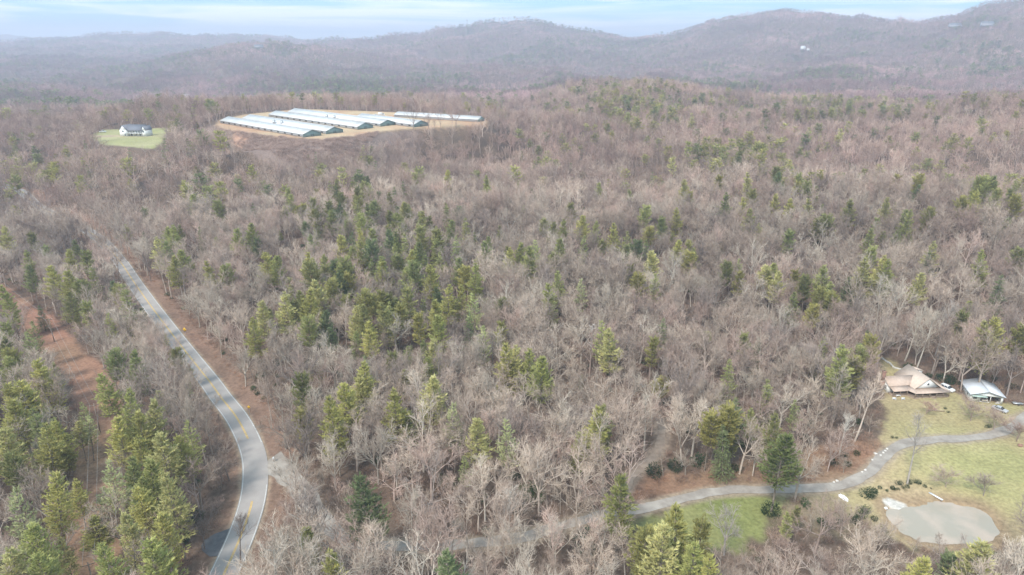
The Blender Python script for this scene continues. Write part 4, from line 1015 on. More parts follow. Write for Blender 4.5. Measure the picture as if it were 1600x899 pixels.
# low brush on the slope below the long sheds
BR = np.array([onplane(a, b, 30) for a, b in [(356, 212), (470, 216), (600, 204), (590, 222), (520, 240), (440, 250), (380, 246)]])
bx = rng.uniform(BR[:, 0].min(), BR[:, 0].max(), 9000); by = rng.uniform(BR[:, 1].min() - 40, BR[:, 1].max(), 9000)
m = (sdist(bx, by, PLATEAU, 60) > 3) & (sdist(bx, by, PLATEAU, 60) < 50) & (by < 720); bx, by = bx[m][:3200], by[m][:3200]; s_ = rng.uniform(.5, 1.3, len(bx))
scatter_object("slope_brush", np.column_stack([bx, by, hgt(bx, by)]), rng.uniform(0, 6.28, len(bx)), np.column_stack([s_ * 1.6, s_ * 1.6, s_]), rng.integers(0, 5, len(bx)), np.array([(.40, .30, .26)]) * rng.uniform(.7, 1.3, len(bx))[:, None], PC_U)

# ------------------------------------------------------------------ the trees that stand as things of their own
BM = [(mk("trunk", T_, M['bark']), mk("crown", C_, M['twig'])) for T_, C_ in BARE0]
PM = [(mk("trunk", T_, M['pine_bark']), mk("crown", C_, M['needle'])) for T_, C_ in PINE0]
def place_tree(name, cat, q, meshes, group):
    o = empty(name, (q['x'], q['y'], q['z']), q['rz']); o.scale = (q['s'] * q['w'], q['s'] * q['w'], q['s'])
    o.rotation_euler = (rr.gauss(0, .03), rr.gauss(0, .03), q['rz'])
    o["category"] = cat; o["group"] = group
    for nm, me in zip(("trunk", "crown"), meshes):
        c = bpy.data.objects.new(nm, me); COL.objects.link(c); c.parent = o; c["tint"] = list(q['tint'])
    q['o'] = o; return o
for q in bare_ind: place_tree("bare_tree", "bare tree", q, BM[q['v']], "bare winter trees nearest the camera")
for q in pine_ind: place_tree("pine_tree", "pine tree", q, PM[q['v']], "evergreens standing among the bare trees")

# labels: where each stands, by what can be found in the picture, then look, then order within that place
def place_of(px, py):
    if py > 640 and px < 165: return "left of the red clearing, lower left corner" if px < 130 else "beside the red clearing, lower left"
    if px < 175 and py > 450: return "by the upper part of the red clearing"
    if px < 330 and py > 620: return "between red clearing and road bend"
    if px < 330 and py > 430: return "left of the straight road"
    if px < 500 and py > 700: return "between the main road and gravel drive mouth"
    if py > 800 and px < 700: return "below the gravel drive, bottom left of it"
    if py > 800 and px < 950: return "below the gravel drive, bottom centre"
    if py > 780 and px < 1230: return "at the bright green lawn"
    if py > 780 and px < 1390: return "between green lawn and pond"
    if py > 780: return "in front of the pond"
    if py > 640 and px < 700: return "in the woods just right of the road bend"
    if py > 640 and px < 960: return "in the woods directly above the gravel drive"
    if py > 610 and px < 1110: return "around the curving dirt trail"
    if py > 560 and px < 1400 and px > 1100: return "in the woods left of the house lawn"
    if py > 430 and px > 1370: return "on the slope behind the house and barn"
    if py > 520 and px < 560: return "in the woods right of the yellow road signs"
    if py > 520 and px < 820: return "in the middle woods left of centre"
    if py > 520: return "in the middle woods right of centre"
    if py > 420 and px < 520: return "beside the upper straight of the road"
    if py > 420 and px < 800: return "in the young pine stand left of centre"
    if py > 420 and px < 1150: return "near the huge spreading pale tree"
    if py > 420: return "in the right hand woods above the lawn"
    if py > 300 and px < 400: return "where the road vanishes into the woods"
    if py > 300 and px < 800: return "on the slope below the long white sheds"
    if py > 300 and px < 1150: return "on the middle slope below the ridge"
    if py > 300: return "on the right slope below the ridge"
    if px < 400: return "around the white farmhouse hill"
    if px < 850: return "close to the long white sheds"
    return "on the wooded ridge near its crest"
def bare_look(q):
    r_, g_, b_ = q['tint']; lum = (r_ + g_ + b_) / 3; H_ = q['s'] * (19 if q['style'] != 'sapling' else 10)
    c = "pale" if lum > .41 else ("dark" if lum < .27 else ("tan" if r_ / b_ > 1.38 else "grey"))
    f = {'oak': 'spreading', 'fan': 'fan shaped', 'poplar': 'narrow', 'sapling': 'small', 'snag': 'dead'}[q['style']]
    return c + " " + f + " bare tree"
def pine_look(q):
    c = {'white': 'yellow-green pine', 'olive': 'rounded olive pine', 'thin': 'thin sparse pine', 'hemlock': 'dark green conifer'}[q['style']]
    return ("small " if q['s'] < .6 else "") + c
ORD = ["first", "second", "third", "fourth", "fifth", "sixth", "seventh", "eighth", "ninth", "tenth", "eleventh", "twelfth", "thirteenth", "fourteenth", "fifteenth", "sixteenth", "seventeenth", "eighteenth", "nineteenth", "twentieth", "twenty-first", "twenty-second", "twenty-third", "twenty-fourth", "twenty-fifth", "twenty-sixth"]
def label_all(lst, look):
    G = {}
    for q in lst:
        hh = q['s'] * 15; a, b_, c_ = project(q['x'], q['y'], q['z'] + hh); q['px'], q['py'] = float(a), float(b_)
        if q.get('label'): q['o']["label"] = q['label']; continue
        G.setdefault((look(q), place_of(q['px'], q['py'])), []).append(q)
    for (lk, pl), L in G.items():
        L.sort(key=lambda q: q['px'])
        if len(L) == 1: L[0]['o']["label"] = lk + " " + pl
        elif len(L) == 2:
            L[0]['o']["label"] = "left one of two, " + lk + " " + pl; L[1]['o']["label"] = "right one of two, " + lk + " " + pl
        else:
            for i, q in enumerate(L):
                w_ = "leftmost" if i == 0 else ("rightmost" if i == len(L) - 1 else (ORD[i] if i < 26 else "number %d" % (i + 1)) + " from left")
                q['o']["label"] = w_ + ", " + lk + " " + pl
    for q in lst:
        L = q['o']["label"].split()
        if len(L) > 16: q['o']["label"] = " ".join(L[:16])
label_all(bare_ind, bare_look); label_all(pine_ind, pine_look)

# the dead white snag
p = unproj(925, 507, hgt, lift=16); sg = empty("dead_tree", (p[0], p[1], h1(*p)), .5); sg.scale = (.85, .85, .9)
tag(sg, "dead bleached white tree with short stubby branches in the middle woods", "dead tree")
for nm, tb in zip(("trunk", "branches"), SNAG):
    c = bpy.data.objects.new(nm, mk(nm, tb, M['bark'])); COL.objects.link(c); c.parent = sg; c["tint"] = [.74, .71, .67]
#@@OBJ
# ------------------------------------------------------------------ buildings
def window(parent, x, y, z, wd, ht, face='y', sgn=-1, frame_mat=None):
    """a window on a wall: face 'y' looks along y, 'x' along x; sgn is the outward direction"""
    fm = frame_mat or M['white_paint']; f = MB(); g = MB(); t = .07; dpt = .06
    if face == 'y':
        y0, y1 = sorted((y, y + sgn * dpt))
        f.box(x - wd/2 - t, x + wd/2 + t, y0, y1, z - t, z); f.box(x - wd/2 - t, x + wd/2 + t, y0, y1, z + ht, z + ht + t)
        f.box(x - wd/2 - t, x - wd/2, y0, y1, z, z + ht); f.box(x + wd/2, x + wd/2 + t, y0, y1, z, z + ht); f.box(x - .02, x + .02, y0, y1, z, z + ht)
        ya, yb = sorted((y, y + sgn * .03)); g.box(x - wd/2, x + wd/2, ya, yb, z, z + ht)
    else:
        x0, x1 = sorted((x, x + sgn * dpt))
        f.box(x0, x1, y - wd/2 - t, y + wd/2 + t, z - t, z); f.box(x0, x1, y - wd/2 - t, y + wd/2 + t, z + ht, z + ht + t)
        f.box(x0, x1, y - wd/2 - t, y - wd/2, z, z + ht); f.box(x0, x1, y + wd/2, y + wd/2 + t, z, z + ht); f.box(x0, x1, y - .02, y + .02, z, z + ht)
        xa, xb = sorted((x, x + sgn * .03)); g.box(xa, xb, y - wd/2, y + wd/2, z, z + ht)
    w_ = g.build("window", M['glass'], parent); fr = f.build("frame", fm, w_); return w_
def door(parent, x, y, z, wd, ht, m, face='y', sgn=-1):
    b = MB()
    if face == 'y': y0, y1 = sorted((y, y + sgn * .05)); b.box(x - wd/2, x + wd/2, y0, y1, z, z + ht)
    else: x0, x1 = sorted((x, x + sgn * .05)); b.box(x0, x1, y - wd/2, y + wd/2, z, z + ht)
    return b.build("door", m, parent)

# --- the house with the tan roof. local x along the front, y away from the camera
hx, hy, hz = ground_pt(1426, 613)
H1 = empty("house", (hx, hy, hz - .1), R(6)); tag(H1, "house with tan hipped roof, brick chimney and shaded wraparound porch above the lawn", "house")
wl = MB(); wl.box(-9.2, -1.2, 0.5, 6.5, 0, 2.9); wl.add([(-9.2, .5, 2.9), (-9.2, 6.5, 2.9), (-9.2, 3.5, 5.0), (-9.0, .5, 2.9), (-9.0, 6.5, 2.9), (-9.0, 3.5, 5.0)], [(0, 1, 2), (3, 4, 5), (0, 2, 5, 3), (1, 2, 5, 4), (0, 1, 4, 3)])
wl.build("left_wall", M['white_wall'], H1)
MB().box(-1.2, 8.0, -2.2, 8.6, 0, 2.9).build("wall", M['log'], H1)
# main gable block: ridge runs front to back, gable to the front
rf = MB(); e = .5; ap = 6.6
rf.slab([(3.4, -2.6, ap), (3.4, 9.2, ap), (8.0 + e, 9.2, 2.75), (8.0 + e, -2.6, 2.75)], .14)
rf.slab([(3.4, 9.2, ap), (3.4, -2.6, ap), (-1.2 - e, -2.6, 2.75), (-1.2 - e, 9.2, 2.75)], .14)
rf.build("main_roof", M['tan_roof_y'], H1)
MB().prism_y([(-.9, 2.9), (7.7, 2.9), (3.4, 6.4)], -2.25, -2.1).build("front_gable", M['white_wall'], H1)
gw = MB().tube((3.4, -2.26, 4.3), (3.4, -2.32, 4.3), .38, .38, 14).build("window", M['glass'], H1)
MB().tube((3.4, -2.25, 4.3), (3.4, -2.29, 4.3), .5, .5, 14).build("frame", M['white_paint'], gw)
rw = MB(); rw.slab([(-9.6, 3.5, 5.15), (2.2, 3.5, 5.15), (.2, .1, 2.95), (-9.6, .1, 2.95)], .13); rw.slab([(2.2, 3.5, 5.15), (-9.6, 3.5, 5.15), (-9.6, 6.9, 2.95), (.2, 6.9, 2.95)], .13)
rw.build("wing_roof", M['tan_roof'], H1)
pr = MB()
pr.slab([(-9.3, .05, 2.86), (-2.6, .05, 2.86), (-3.8, -2.6, 2.25), (-9.3, -2.6, 2.25)], .1)
pr.slab([(-2.6, .05, 2.86), (-1.25, -2.25, 2.86), (-2.4, -4.9, 2.2), (-3.8, -2.6, 2.25)], .1)
pr.slab([(-1.25, -2.25, 2.86), (8.1, -2.25, 2.86), (10.6, -5.0, 2.2), (-2.4, -4.9, 2.2)], .1)
pr.slab([(8.1, -2.25, 2.86), (8.1, 7.8, 2.86), (10.6, 7.8, 2.2), (10.6, -5.0, 2.2)], .1)
pr.build("porch_roof", M['tan_roof'], H1)
dk = MB(); dk.poly_prism([(-9.2, .45), (-9.2, -2.3), (-3.9, -2.3), (-2.5, -4.6), (10.3, -4.7), (10.3, 7.6), (8.05, 7.6), (8.05, -2.25), (-1.25, -2.25), (-1.25, .45)], 0.0, .38); dk.build("porch_deck", M['deck'], H1)
for px_, py_ in [(-9.1, -2.3), (-6.5, -2.3), (-3.9, -2.3), (-2.4, -4.5), (.3, -4.6), (2.9, -4.6), (5.5, -4.6), (8.0, -4.6), (10.2, -4.6), (10.2, -1.5), (10.2, 2.0), (10.2, 5.5)]:
    MB().box(px_ - .09, px_ + .09, py_ - .09, py_ + .09, .38, 2.2).build("porch_post", M['deck'], H1)
rl = MB()
for (ax, ay, bx_, by_) in [(-9.1, -2.3, -3.9, -2.3), (-3.9, -2.3, -2.4, -4.5), (-2.4, -4.5, 3.6, -4.6), (5.4, -4.6, 10.2, -4.6), (10.2, -4.6, 10.2, 5.5)]:
    for zz in (.6, 1.28): rl.tube((ax, ay, zz), (bx_, by_, zz), .05, .05, 4)
    nn = int(math.hypot(bx_ - ax, by_ - ay) / .5)
    for i in range(nn + 1): f = i / nn; rl.box(ax + (bx_ - ax) * f - .025, ax + (bx_ - ax) * f + .025, ay + (by_ - ay) * f - .025, ay + (by_ - ay) * f + .025, .6, 1.28)
rl.build("porch_railing", M['deck'], H1)
ch = MB(); ch.box(-10.35, -9.22, 2.7, 4.3, 0, 3.6); ch.box(-10.2, -9.3, 2.95, 4.05, 3.6, 7.0); ch.box(-10.3, -9.2, 2.85, 4.15, 7.0, 7.25)
chn = ch.build("chimney", M['brick'], H1); MB().box(-9.95, -9.6, 3.2, 3.8, 7.27, 7.5).build("flue", M['dark'], chn)
dm = MB(); dm.box(5.3, 7.4, 6.6, 8.4, 3.2, 4.9); dm.build("dormer", M['white_wall'], H1)
dr = MB(); dr.slab([(4.6, 6.3, 5.9), (4.6, 8.7, 5.9), (7.8, 8.7, 4.9), (7.8, 6.3, 4.9)], .1); dr.build("dormer_roof", M['tan_roof_y'], H1)
for x_ in (-7.6, -5.4, -3.2): window(H1, x_, .5, 1.0, .9, 1.2)
window(H1, -9.2, 2.1, 1.0, 1.1, 1.4, 'x', -1); window(H1, -9.2, 5.4, 1.0, .9, 1.2, 'x', -1)
for x_ in (.6, 2.0, 5.8, 7.0): window(H1, x_, -2.2, .95, .9, 1.3)
door(H1, 3.8, -2.2, .4, 1.0, 2.1, M['white_paint'])
MB().box(3.7, 5.3, -5.6, -4.75, 0, .22).build("step", M['deck'], H1)

# --- metal barn
p = ground_pt(1540, 629)
H2 = empty("barn", (p[0], p[1], p[2] - .1), R(-14)); tag(H2, "metal barn with pale grey gabled roof and open front bay", "barn")
w2, d2, e2, a2 = 5.0, 9.5, 3.0, 4.5
b = MB(); b.box(-w2, -w2 + .15, 0, d2, 0, e2); b.box(w2 - .15, w2, 0, d2, 0, e2); b.box(-w2 + .15, w2 - .15, d2 - .15, d2, 0, e2)
b.box(-w2, -1.9, -.12, 0, 0, e2); b.box(4.3, w2, -.12, 0, 0, e2); b.box(-1.9, 4.3, -.12, 0, 2.5, e2); b.box(-2.05, -1.9, 0.01, d2 - .16, 0, e2)
b.prism_y([(-w2, e2 + .003), (w2, e2 + .003), (0, a2)], -.12, 0); b.prism_y([(-w2, e2 + .003), (w2, e2 + .003), (0, a2)], d2 - .15, d2)
b.build("wall", M['white_wall'], H2)
MB().box(-1.88, 4.8, .02, d2 - .2, 0.1, .16).build("floor_slab", M['concrete'], H2)
r_ = MB(); r_.slab([(0, -.9, a2 + .12), (0, d2 + .4, a2 + .12), (-w2 - .5, d2 + .4, e2 - .03), (-w2 - .5, -.9, e2 - .03)], .08); r_.build("roof_panel", M['barn_roof'], H2)
r_ = MB(); r_.slab([(0, d2 + .4, a2 + .12), (0, -.9, a2 + .12), (w2 + .5, -.9, e2 - .03), (w2 + .5, d2 + .4, e2 - .03)], .08); r_.build("roof_panel", M['barn_roof'], H2)
MB().box(-.14, .14, -.92, d2 + .42, a2 + .10, a2 + .17).build("ridge_cap", M['grey_metal'], H2)
window(H2, -3.6, -.12, 1.1, 1.1, .9); window(H2, -w2, 2.5, 1.2, .8, .8, 'x', -1); window(H2, -w2, 6.5, 1.2, .8, .8, 'x', -1)
MB().box(1.1, 1.25, -.1, .05, 0, 2.5).build("bay_post", M['white_paint'], H2)
awn = MB(); awn.slab([(-4.9, -.13, 2.75), (-.2, -.13, 2.75), (-.2, -1.2, 2.5), (-4.9, -1.2, 2.5)], .06); awn.build("awning", mat("awning_green", (.42, .52, .47), .6), H2)

# --- white farmhouse on the knoll
p = onplane(212, 212.5, YARD_Z); H3 = empty("farmhouse", (p[0], p[1], YARD_Z - .2), R(-8))
tag(H3, "white farmhouse with dark roof and porch on a grassy knoll among bare woods", "house")
MB().box(-12, -5.5, -4, 7, 0, 6.0).prism_y([(-12, 6.0), (-5.5, 6.0), (-8.75, 9.6)], -4, -3.85).prism_y([(-12, 6.0), (-5.5, 6.0), (-8.75, 9.6)], 6.8, 7).build("left_wing_wall", M['white_paint'], H3)
MB().box(-5.5, 8.5, -1.0, 7, 0, 6.0).build("wall", M['white_paint'], H3)
MB().box(8.5, 12.0, -2.6, 7, 0, 5.6).prism_y([(8.5, 5.6), (12.0, 5.6), (10.25, 9.0)], -2.6, -2.45).build("right_wing_wall", M['white_paint'], H3)
r_ = MB()
for (xa, xb, xm, ya, yb, ze, za) in ((-12.4, -5.1, -8.75, -4.4, 7.4, 5.9, 9.9), (8.2, 12.3, 10.25, -2.9, 7.4, 5.5, 9.2)):
    r_.slab([(xm, ya, za), (xm, yb, za), (xa, yb, ze), (xa, ya, ze)], .15); r_.slab([(xm, yb, za), (xm, ya, za), (xb, ya, ze), (xb, yb, ze)], .15)
r_.slab([(-8.7, 3, 10.0), (10.2, 3, 10.0), (10.2, -3.6, 5.3), (-5.2, -3.6, 5.3)], .15); r_.slab([(10.2, 3, 10.0), (-8.7, 3, 10.0), (-8.7, 7.5, 5.9), (10.2, 7.5, 5.9)], .15)
r_.build("roof", M['dark_roof'], H3)
MB().box(-5.4, 8.4, -3.4, -1.0, 2.6, 2.8).build("porch_deck", M['white_paint'], H3)
for x_ in (-5.2, -2.5, .2, 2.9, 5.6, 8.3): MB().box(x_ - .12, x_ + .12, -3.35, -3.1, 0, 5.3).build("porch_post", M['white_paint'], H3)
rl = MB(); rl.box(-5.4, 8.4, -3.38, -3.32, 3.5, 3.6)
for i in range(46): rl.box(-5.4 + i * .3, -5.34 + i * .3, -3.38, -3.33, 2.8, 3.5)
rl.build("porch_railing", M['white_paint'], H3)
for x_ in (-4, -1.3, 1.5, 4.3, 7): window(H3, x_, -1.0, 3.3, 1.5, 1.7)
for x_ in (-3, 1.5, 6): window(H3, x_, -1.0, .6, 1.8, 1.6)
window(H3, -8.75, -4, 3.9, 1.6, 1.4); window(H3, -7.0, -4, .7, 1.1, 1.8); window(H3, 10.25, -2.6, 3.6, 1.2, 1.4)
p = onplane(226, 201.5, YARD_Z)

# --- vehicles
def car(name, cat, label, loc, rz, paint, kind='suv', tilt=0):
    C0 = empty(name, loc, rz); tag(C0, label, cat)
    L = {'suv': 4.8, 'pickup': 5.5, 'sedan': 4.6, 'truck': 7.5}[kind]; W = .92 if kind != 'truck' else 1.15; h = L / 2
    if kind == 'suv': low = [(-h, .38), (-h, 1.0), (-h + .15, 1.12), (h - 1.25, 1.10), (h - .1, .95), (h, .75), (h, .38)]; cab = [(-h + .18, 1.1), (-h + .42, 1.72), (h - 2.05, 1.74), (h - 1.3, 1.1)]
    elif kind == 'pickup': low = [(-h, .5), (-h, 1.15), (h - 1.4, 1.15), (h - .1, 1.05), (h, .8), (h, .45)]; cab = [(-.75, 1.13), (-.65, 1.85), (h - 2.3, 1.86), (h - 1.45, 1.13)]
    elif kind == 'truck': low = [(-h, .55), (-h, 1.0), (h - 1.8, 1.0), (h - .1, 1.25), (h, 1.0), (h, .5)]; cab = [(h - 2.7, 1.0), (h - 2.7, 2.35), (h - 1.2, 2.3), (h - .7, 1.25)]
    else: low = [(-h, .38), (-h, .85), (-h + .2, .98), (h - 1.2, .95), (h - .1, .8), (h, .38)]; cab = [(-h + .6, .96), (-h + 1.25, 1.42), (h - 2.1, 1.44), (h - 1.3, .95)]
    prof2 = MB().prism_y(low, -W, W); bd = prof2.build("body", paint, C0, bevel=.05)
    cb = MB(); n = len(cab); zt = max(z for _, z in cab)
    vs_ = []
    for s_ in (-1, 1):
        for x_, z_ in cab: vs_.append((x_, s_ * (W - .06 - (.14 if z_ > 1.3 or z_ == zt else 0)), z_))
    cb.add(vs_, [(0, 1, 2, 3), (4, 7, 6, 5), (0, 4, 5, 1), (1, 5, 6, 2), (2, 6, 7, 3), (3, 7, 4, 0)]); cbo = cb.build("cabin", M['glass'], C0)
    rfp = MB(); (xa, za), (xb, zb) = cab[1], cab[2]; rfp.box(xa - .03, xb + .03, -W + .19, W - .19, zt - .02, zt + .05); rfp.build("roof", paint, C0, bevel=.02)
    pl = MB()
    for x_ in (xa + .02, (xa + xb) / 2, xb):
        for s_ in (-1, 1): pl.box(x_ - .05, x_ + .05, s_ * (W - .12) - .07, s_ * (W - .12) + .07, 1.1, zt)
    pl.build("pillar", paint, C0)
    for x_ in (-h + .95, h - .95):
        for s_ in (-1, 1):
            wh = MB().tube((x_, s_ * (W - .2), .35), (x_, s_ * (W + .03), .35), .35, .35, 16).build("wheel", M['tyre'], C0)
            MB().tube((x_, s_ * (W + .03), .35), (x_, s_ * (W + .05), .35), .2, .19, 12).build("rim", M['grey_metal'], wh)
    for s_ in (-1, 1):
        MB().box(h - .02, h + .03, s_ * (W - .3) - .16, s_ * (W - .3) + .16, .68, .84).build("headlight", M['lamp'], C0)
        MB().box(-h - .03, -h + .02, s_ * (W - .16) - .1, s_ * (W - .16) + .1, .72, .95).build("tail_light", M['red_lamp'], C0)
    if kind == 'pickup': MB().box(-h + .08, -.85, -W + .1, W - .1, 1.155, 1.17).build("cargo_bed", M['dark'], C0)
    if kind == 'truck': MB().box(-h, h - 2.9, -W - .03, W + .03, 1.02, 3.1).build("cargo_box", M['white_paint'], C0)
    return C0
p = ground_pt(1478, 609); car("parked_car", "car", "white sport utility car parked beside the tan roofed house", (p[0] + .2, p[1] - .3, p[2] + .02), R(-62), M['car_white'])
p = ground_pt(1562, 642); car("parked_car", "car", "silver sedan parked on the dirt outside the metal barn", (p[0], p[1], p[2] + .02), R(-55), M['car_silver'], 'sedan')
Mb = Matrix.Rotation(R(-14), 4, 'Z'); q = Vector((H2.location)) + Mb @ Vector((-.4, 2.2, .18)); car("parked_car", "car", "pale tan car sheltered inside the open bay of the metal barn", tuple(q), R(-104), M['car_grey'], 'suv')
p = onplane(161, 207, YARD_Z); car("pickup_truck", "pickup truck", "white pickup parked left of the white farmhouse on the knoll", (p[0], p[1], YARD_Z + .02), R(10), M['car_white'], 'pickup')
p = onplane(596, 180.5, HIGH_Z); car("box_truck", "truck", "white box truck on the yard behind the long white sheds", (p[0], p[1], HIGH_Z + .02), R(15), M['car_white'], 'truck')
p = onplane(587, 180.8, HIGH_Z); car("pickup_truck", "pickup truck", "white pickup left of the box truck behind the sheds", (p[0], p[1], HIGH_Z + .02), R(170), M['car_white'], 'pickup')

# --- poultry sheds
f1 = onplane(488, 213.5, HIGH_Z); b1 = onplane(358, 191.5, HIGH_Z); dv = b1 - f1; Ls = float(np.hypot(*dv)); sang = math.atan2(dv[1], dv[0]); print("shed length", Ls, math.degrees(sang))
def shed(fx, fy, L, label, hw=9.0):
    p = onplane(fx, fy, HIGH_Z); o = empty("poultry_shed", (p[0], p[1], HIGH_Z - .1), sang); tag(o, label, "shed", "long white roofed sheds on the cleared plateau")
    b = MB(); b.box(0, L, -hw, hw, 0, 2.9); b.build("wall", M['grey_metal'], o)
    b = MB(); b.prism_x([(-hw, 0), (hw, 0), (hw, 2.9), (0, 6.0), (-hw, 2.9)], -.12, -.02); eg = b.build("end_wall", M['green_wall'], o)
    MB().box(-.2, -.13, -1.6, 1.6, .1, 2.6).build("door", mat("shed_door", (.09, .13, .13), .7), eg)
    for s_ in (-1, 1):
        b = MB(); b.slab([(-.7, 0, 6.15), (L + .4, 0, 6.15), (L + .4, s_ * (hw + .7), 2.8), (-.7, s_ * (hw + .7), 2.8)], .1); b.build("roof_panel", M['white_roof'], o)
    MB().box(-.3, L, -.2, .2, 6.08, 6.22).build("ridge_cap", M['white_paint'], o)
    b = MB()
    for k in range(int(L / 12)): b.box(5 + k * 12, 8.2 + k * 12, hw, hw + .12, .9, 1.9)
    b.build("side_curtain", M['dark'], o)
    return o
sheds = [(488, 213.6, 1.0, "front most long white shed, closest to the dark brush bank"),
         (523, 208.6, 1.0, "second long white shed from the front of the row"),
         (571, 201.6, 1.06, "third long white shed from the front with dark green end"),
         (606, 196.8, 1.10, "farthest long white shed of the left hand row of four"),
         (658, 198.0, .62, "shorter white shed with dark gable end behind two conifers")]
SH = [shed(a, b_, Ls * k, lab) for a, b_, k, lab in sheds]
pA = onplane(752, 190, HIGH_Z); pB = onplane(622, 182.0, HIGH_Z); dv2 = pB - pA
o = empty("poultry_shed", (pA[0], pA[1], HIGH_Z - .1), math.atan2(dv2[1], dv2[0])); tag(o, "long white shed at far right behind a thin line of trees", "shed", "long white roofed sheds on the cleared plateau"); L6 = float(np.hypot(*dv2))
MB().box(0, L6, -7, 7, 0, 2.7).build("wall", M['grey_metal'], o); MB().prism_x([(-7, 0), (7, 0), (7, 2.7), (0, 5.2), (-7, 2.7)], -.12, -.02).build("end_wall", M['green_wall'], o)
for s_ in (-1, 1): MB().slab([(-.7, 0, 5.35), (L6 + .4, 0, 5.35), (L6 + .4, s_ * 7.7, 2.62), (-.7, s_ * 7.7, 2.62)], .1).build("roof_panel", M['white_roof'], o)
MB().box(-.3, L6, -.2, .2, 5.28, 5.42).build("ridge_cap", M['white_paint'], o)
# feed bins, in pairs between the sheds
fi = 0
for px_, py_, lab in ((429, 197.5, "left feed bin of the pair beside the second long white shed"), (441, 198.5, "right feed bin of the pair beside the second long white shed"), (511, 188.5, "left feed bin of the pair beside the fourth long white shed"), (523, 189.6, "right feed bin of the pair beside the fourth long white shed")):
    p = onplane(px_, py_, HIGH_Z); o = empty("feed_bin", (p[0], p[1], HIGH_Z)); tag(o, lab, "feed bin", "steel feed bins between the sheds")
    MB().tube((0, 0, 2.4), (0, 0, 5.6), 1.35, 1.35, 14).build("tank", M['grey_metal'], o); MB().tube((0, 0, 5.62), (0, 0, 6.6), 1.4, .3, 14).build("lid", M['grey_metal'], o); MB().tube((0, 0, 2.38), (0, 0, 1.0), 1.35, .25, 14).build("hopper", M['grey_metal'], o)
    for k in range(4): t0 = math.pi / 4 + k * math.pi / 2; MB().box(1.28 * math.cos(t0) - .06, 1.28 * math.cos(t0) + .06, 1.28 * math.sin(t0) - .06, 1.28 * math.sin(t0) + .06, -.1, 3.0).build("leg", M['grey_metal'], o)
p = onplane(548, 215.5, HIGH_Z); 
# small outbuildings
def small_house(px, py, lab, cat, wall, roofm, L=12, W=8, Hh=3.5, rz=0.0, lift=0.0, name="house"):
    q = unproj(px, py, hgt, lift=6 if lift else 0, t0=400); z = h1(q[0], q[1]) + lift
    o = empty(name, (q[0], q[1], z - .5), rz); tag(o, lab, cat)
    MB().box(-L/2, L/2, -W/2, W/2, 0, Hh).prism_x([(-W/2, Hh), (W/2, Hh), (0, Hh + W * .4)], -L/2, -L/2 + .15).prism_x([(-W/2, Hh), (W/2, Hh), (0, Hh + W * .4)], L/2 - .15, L/2).build("wall", wall, o)
    r = MB(); r.slab([(-L/2 - .4, 0, Hh + W * .4 + .15), (L/2 + .4, 0, Hh + W * .4 + .15), (L/2 + .4, -W/2 - .6, Hh - .15), (-L/2 - .4, -W/2 - .6, Hh - .15)], .15); r.slab([(L/2 + .4, 0, Hh + W * .4 + .15), (-L/2 - .4, 0, Hh + W * .4 + .15), (-L/2 - .4, W/2 + .6, Hh - .15), (L/2 + .4, W/2 + .6, Hh - .15)], .15)
    r.build("roof", roofm, o)
    for k in range(3): window(o, -L/3 + k * L/3, -W/2, 1.0, 1.4, 1.4)
    return o
grey_w = mat("grey_siding", (.35, .34, .36), .8)
FAR = [small_house(1254, 80, "white house alone on the forested far mountainside", "house", M['white_paint'], M['white_roof'], 18, 12, 11, R(20), 12),
       small_house(1262, 81, "small white annex right of the lone mountainside house", "annex", M['white_paint'], M['tan_roof'], 8, 9, 8, R(10), 11, "annex"),
       small_house(1491, 46, "dark house near the right mountain crest, left of two", "house", grey_w, M['dark_roof'], 48, 16, 9, R(5), 14),
       small_house(1541, 45, "dark house near the right mountain crest, right of two", "house", grey_w, M['dark_roof'], 42, 16, 11, R(-5), 14),
       small_house(788, 40, "low dark house on top of the distant middle hill", "house", grey_w, M['dark_roof'], 44, 18, 9, R(5), 15),
       small_house(828, 36, "second low dark house right of the first on distant hilltop", "house", grey_w, M['dark_roof'], 44, 18, 8, R(5), 15),
       small_house(405, 78, "small dark house on the rounded left hill", "house", grey_w, M['dark_roof'], 36, 14, 8, R(5), 14),
       small_house(291, 154, "tiny white house beyond the pale field", "house", M['white_paint'], M['white_roof'], 16, 9, 7, R(15), 6)]
# mast on the hilltop
q = unproj(730, 46, hgt, lift=20, t0=1500); o = empty("radio_mast", (q[0], q[1], h1(q[0], q[1]))); tag(o, "thin radio mast on the left shoulder of the distant hill", "mast")
MB().tube((0, 0, 0), (0, 0, 80), 1.6, .8, 6).build("pole", M['pole'], o); MB().box(-2.6, 2.6, -1, 1, 70, 76).build("antenna", M['pole'], o)

